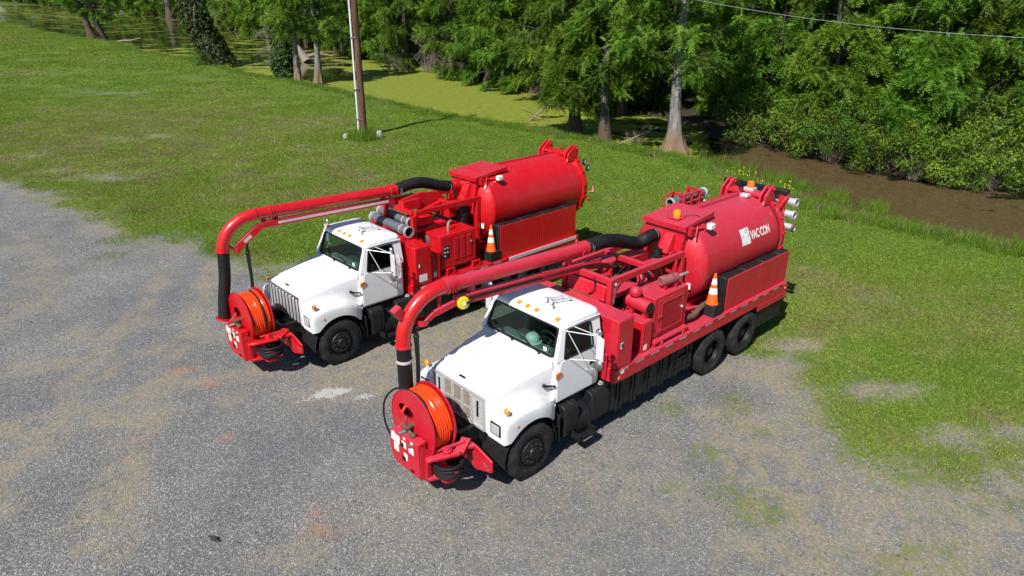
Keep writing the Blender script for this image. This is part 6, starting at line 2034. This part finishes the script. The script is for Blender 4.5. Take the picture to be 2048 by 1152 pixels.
        fm.box(-2.45, -2.55, -.51, .49, z1 + .01, z2 - .01).box(-4.36, -4.46, .48, .60, 1.263, z1).box(-4.36, -4.46, -.62, -.50, 1.263, z1).box(-2.60, -3.62, -.50, .45, 2.26, 2.30).box(-3.6, -3.7, -.52, .5, z1, z2 - .01)
        fm.build('support_frame', RED, t, bevel=.006)
        MB().box(-2.56, -3.1, .1, .46, 2.40, 2.58).box(-3.7, -4.3, -.3, .3, 2.35, 2.62).build('valve_chest', RED, t, bevel=.01)
        MB().cyl((-4.05, .40, 2.1), (-4.05, .40, 2.62), .13, None, 16).cyl((-4.05, .40, 2.40), (-4.05, .40, 2.44), .16, None, 16).box(-3.2, -4.3, -.6, .15, 1.263, 2.2).build('blower', 'black_frame', t)
        MB().box(-2.2, -2.52, -.9, -.2, 2.19, 2.32).box(-2.1, -2.5, .45, .6, 2.19, 2.28).build('tube_saddle', RED, t)
        debris_tank(t, RED, -4.72, -8.0, 2.44, .92, A)
        tool_panels(t, RED, -4.66, -7.50, 1.264, 2.14, 1.15, .90, 1.262)
        MB().box(-4.4, -7.9, -.5, .5, 1.263, 1.52).build('tank_cradle', RED, t)
        MB().box(-4.9, -7.45, 1.20, 1.243, 1.17, 1.262).build('silver_skirt', 'tape_white', t, bevel=.004)
    return t

TA = truck(True)
TB = truck(False)
bpy.context.view_layer.update()

# things carried by the trucks
def in_truck(t, name, p, rz, label, cat, group=None):
    w = t.matrix_world @ Vector(p)
    return empty(name, w, t.rotation_euler.z + rz, label, cat, group)

for t, px, tn, zz in ((TA, (-5.36, 1.0), 'nearer', 1.324), (TB, (-4.48, 1.0), 'farther', 1.264)):
    for i in range(5):
        top = i == 4
        e = in_truck(t, 'traffic_cone', (px[0], px[1], zz + i * .048), .0,
                     ('orange traffic cone with white bands on top of the stack on the %s truck' % tn) if top else ('traffic cone nested in the stack on the %s truck, only its black base showing' % tn),
                     'traffic cone', 'cones stacked on the %s truck' % tn)
        cone_parts(e, top)

e = in_truck(TA, 'hard_hat', (-.94, .14, 1.868), R(20), 'white hard hat on the dashboard of the nearer truck', 'hard hat')
MB().lathe([(.165, .0), (.168, .006), (.14, .012), (.135, .05), (.125, .095), (.10, .135), (.06, .16), (0, .168)], (0, 0, 0), (0, 0, 1), 24).build('shell', 'hard_hat', e)
MB().tube([(.11, 0, .11), (.05, 0, .168), (-.05, 0, .168), (-.11, 0, .11)], .012, 6).hexa([(.12, -.09, .0), (.12, .09, .0), (.22, .05, -.0), (.22, -.05, .0)][::-1], [(.12, -.09, .01), (.12, .09, .01), (.22, .05, .008), (.22, -.05, .008)][::-1]).build('brim', 'hard_hat', e)

def suction_tube(t, p0, p1, r, label, group, mat='pipe_grey', collar=True, endm='alum'):
    p0, p1 = Vector(p0), Vector(p1)
    e = in_truck(t, 'suction_tube', p0, 0, label, 'tube', group)
    d = p1 - p0
    L = d.length
    u = d.normalized()
    MB().lathe([(r - .012, L - .3), (r - .012, L), (r, L), (r, 0), (r - .012, 0), (r - .012, .3)], (0, 0, 0), u, 24).build('pipe', mat, e)
    MB().lathe([(0, .28), (r - .012, .28)], (0, 0, 0), u, 24).lathe([(0, L - .28), (r - .012, L - .28)], (0, 0, 0), u, 24).build('pipe_bore', 'black_frame', e)
    if collar:
        MB().lathe([(r, .0), (r + .022, .0), (r + .022, .05), (r, .06)], (0, 0, 0), u, 24).lathe([(r, L - .06), (r + .022, L - .05), (r + .022, L), (r, L)], (0, 0, 0), u, 24).lathe([(r, L - .30), (r + .01, L - .30), (r + .01, L - .26), (r, L - .26)], (0, 0, 0), u, 24).build('collar', endm, e)
suction_tube(TB, (-2.66, -1.12, 2.46), (-2.60, .28, 2.46), .115, 'upper of two grey tubes behind the farther cab', 'tubes behind the farther cab')
suction_tube(TB, (-2.34, -.98, 2.38), (-2.28, .62, 2.38), .115, 'lower front one of two grey tubes behind the farther cab', 'tubes behind the farther cab')
suction_tube(TA, (-6.55, -1.08, 3.04), (-7.95, -1.08, 3.06), .095, 'upper grey tube in the side rack of the nearer truck', 'tubes in the side rack', endm='concrete')
suction_tube(TA, (-6.2, -1.10, 2.74), (-7.95, -1.10, 2.78), .11, 'lower pale tube in the side rack of the nearer truck', 'tubes in the side rack', endm='concrete')
for i, (z, L, lab) in enumerate(((3.10, .95, 'topmost aluminium tube across the rear door of the nearer truck'), (2.80, 1.3, 'middle aluminium tube across the rear door of the nearer truck'))):
    suction_tube(TA, (-8.60, .98 - L, z), (-8.60, .98, z), .088, lab, 'tubes on the rear door', 'alum')
suction_tube(TA, (-8.60, .05, 2.50), (-8.60, 1.02, 2.50), .078, 'lowest aluminium tube with a rusty toothed end on the rear door', 'tubes on the rear door', 'alum', True, 'rusty')

# ------------------------------------------------------------ utility pole, wire, small things
e = empty('utility_pole', (-8.25, 38.6, 0), 0, 'brown wooden utility pole with white conduit in the lawn', 'utility pole')
MB().tube([(0, 0, -.3), (.01, 0, 4), (0, 0, 8), (0, 0, 12.5)], .17, 18, True, [.185, .175, .165, .145]).build('pole', 'pole_wood', e)
cd = MB().tube([(-.25, -.10, 0), (-.245, -.10, 3), (-.235, -.10, 6), (-.23, -.10, 11)], .052, 12).build('conduit', 'pvc', e)
for z in (1.0, 2.55, 5.2, 7.4):
    MB().box(-.34, .0, -.185, -.165, z, z + .05).box(-.345, -.325, -.18, -.04, z, z + .05).build('strap', 'steel' if z != 2.55 else 'black_frame', cd)
for z in (3.1, 5.35):
    MB().cyl((.0, -.26, z), (0, .26, z), .012, None, 6).build('bolt', 'steel', e)
o = MB().lathe([(.0, .42), (.12, .41), (.15, .36), (.16, -.1)], (-7.35, 38.4, 0), (0, 0, 1), 16).build('bollard', 'concrete')
tag(o, 'squat round concrete stub in the grass right of the utility pole', 'bollard')
o = MB().lathe([(.0, .30), (.13, .28), (.16, .2), (.17, -.1)], (-9.15, 38.2, 0), (0, 0, 1), 16).build('bollard', 'concrete')
tag(o, 'low pale concrete stub left of the utility pole foot', 'bollard')

pts = []
for i in range(41):
    s = i / 40
    pts.append((8.0 + (34 - 8.0) * s, 24.0 + (15.5 - 24.0) * s, 0))
def wire_pt(u, v, dist):
    """world point on the sight line of the photo's wire, at a chosen distance"""
    p = R(23.19)
    x, y = (u - 1024) / 1388.855, -(v - 576) / 1388.855
    d = Vector((x, math.cos(p) + y * math.sin(p), -math.sin(p) + y * math.cos(p)))
    return Vector((0, 0, CAM_H)) + d * dist
w0, w1 = wire_pt(1395, -2, 30.0), wire_pt(2060, 68, 24.0)
dv = w1 - w0
pts = [w0 + dv * s + Vector((0, 0, .22 * (s - .5) ** 2 * 4 - .22)) for s in np.linspace(-.9, 1.8, 60)]
o = MB().tube(pts, .0065, 6).build('power_line', 'wire_metal')
tag(o, 'thin grey overhead wire crossing in front of the trees', 'wire')

o = MB().sphere((-4.40, 8.02, .02), .05, 8, 6, (1.3, .8, .6)).sphere((-4.33, 7.98, .015), .03, 7, 5, (1.4, .8, .6)).sphere((-4.48, 8.06, .02), .025, 7, 5, (1.6, .6, .5)).build('scrap', 'scrap_black')
tag(o, 'small black scrap lying alone on the gravel', 'scrap')
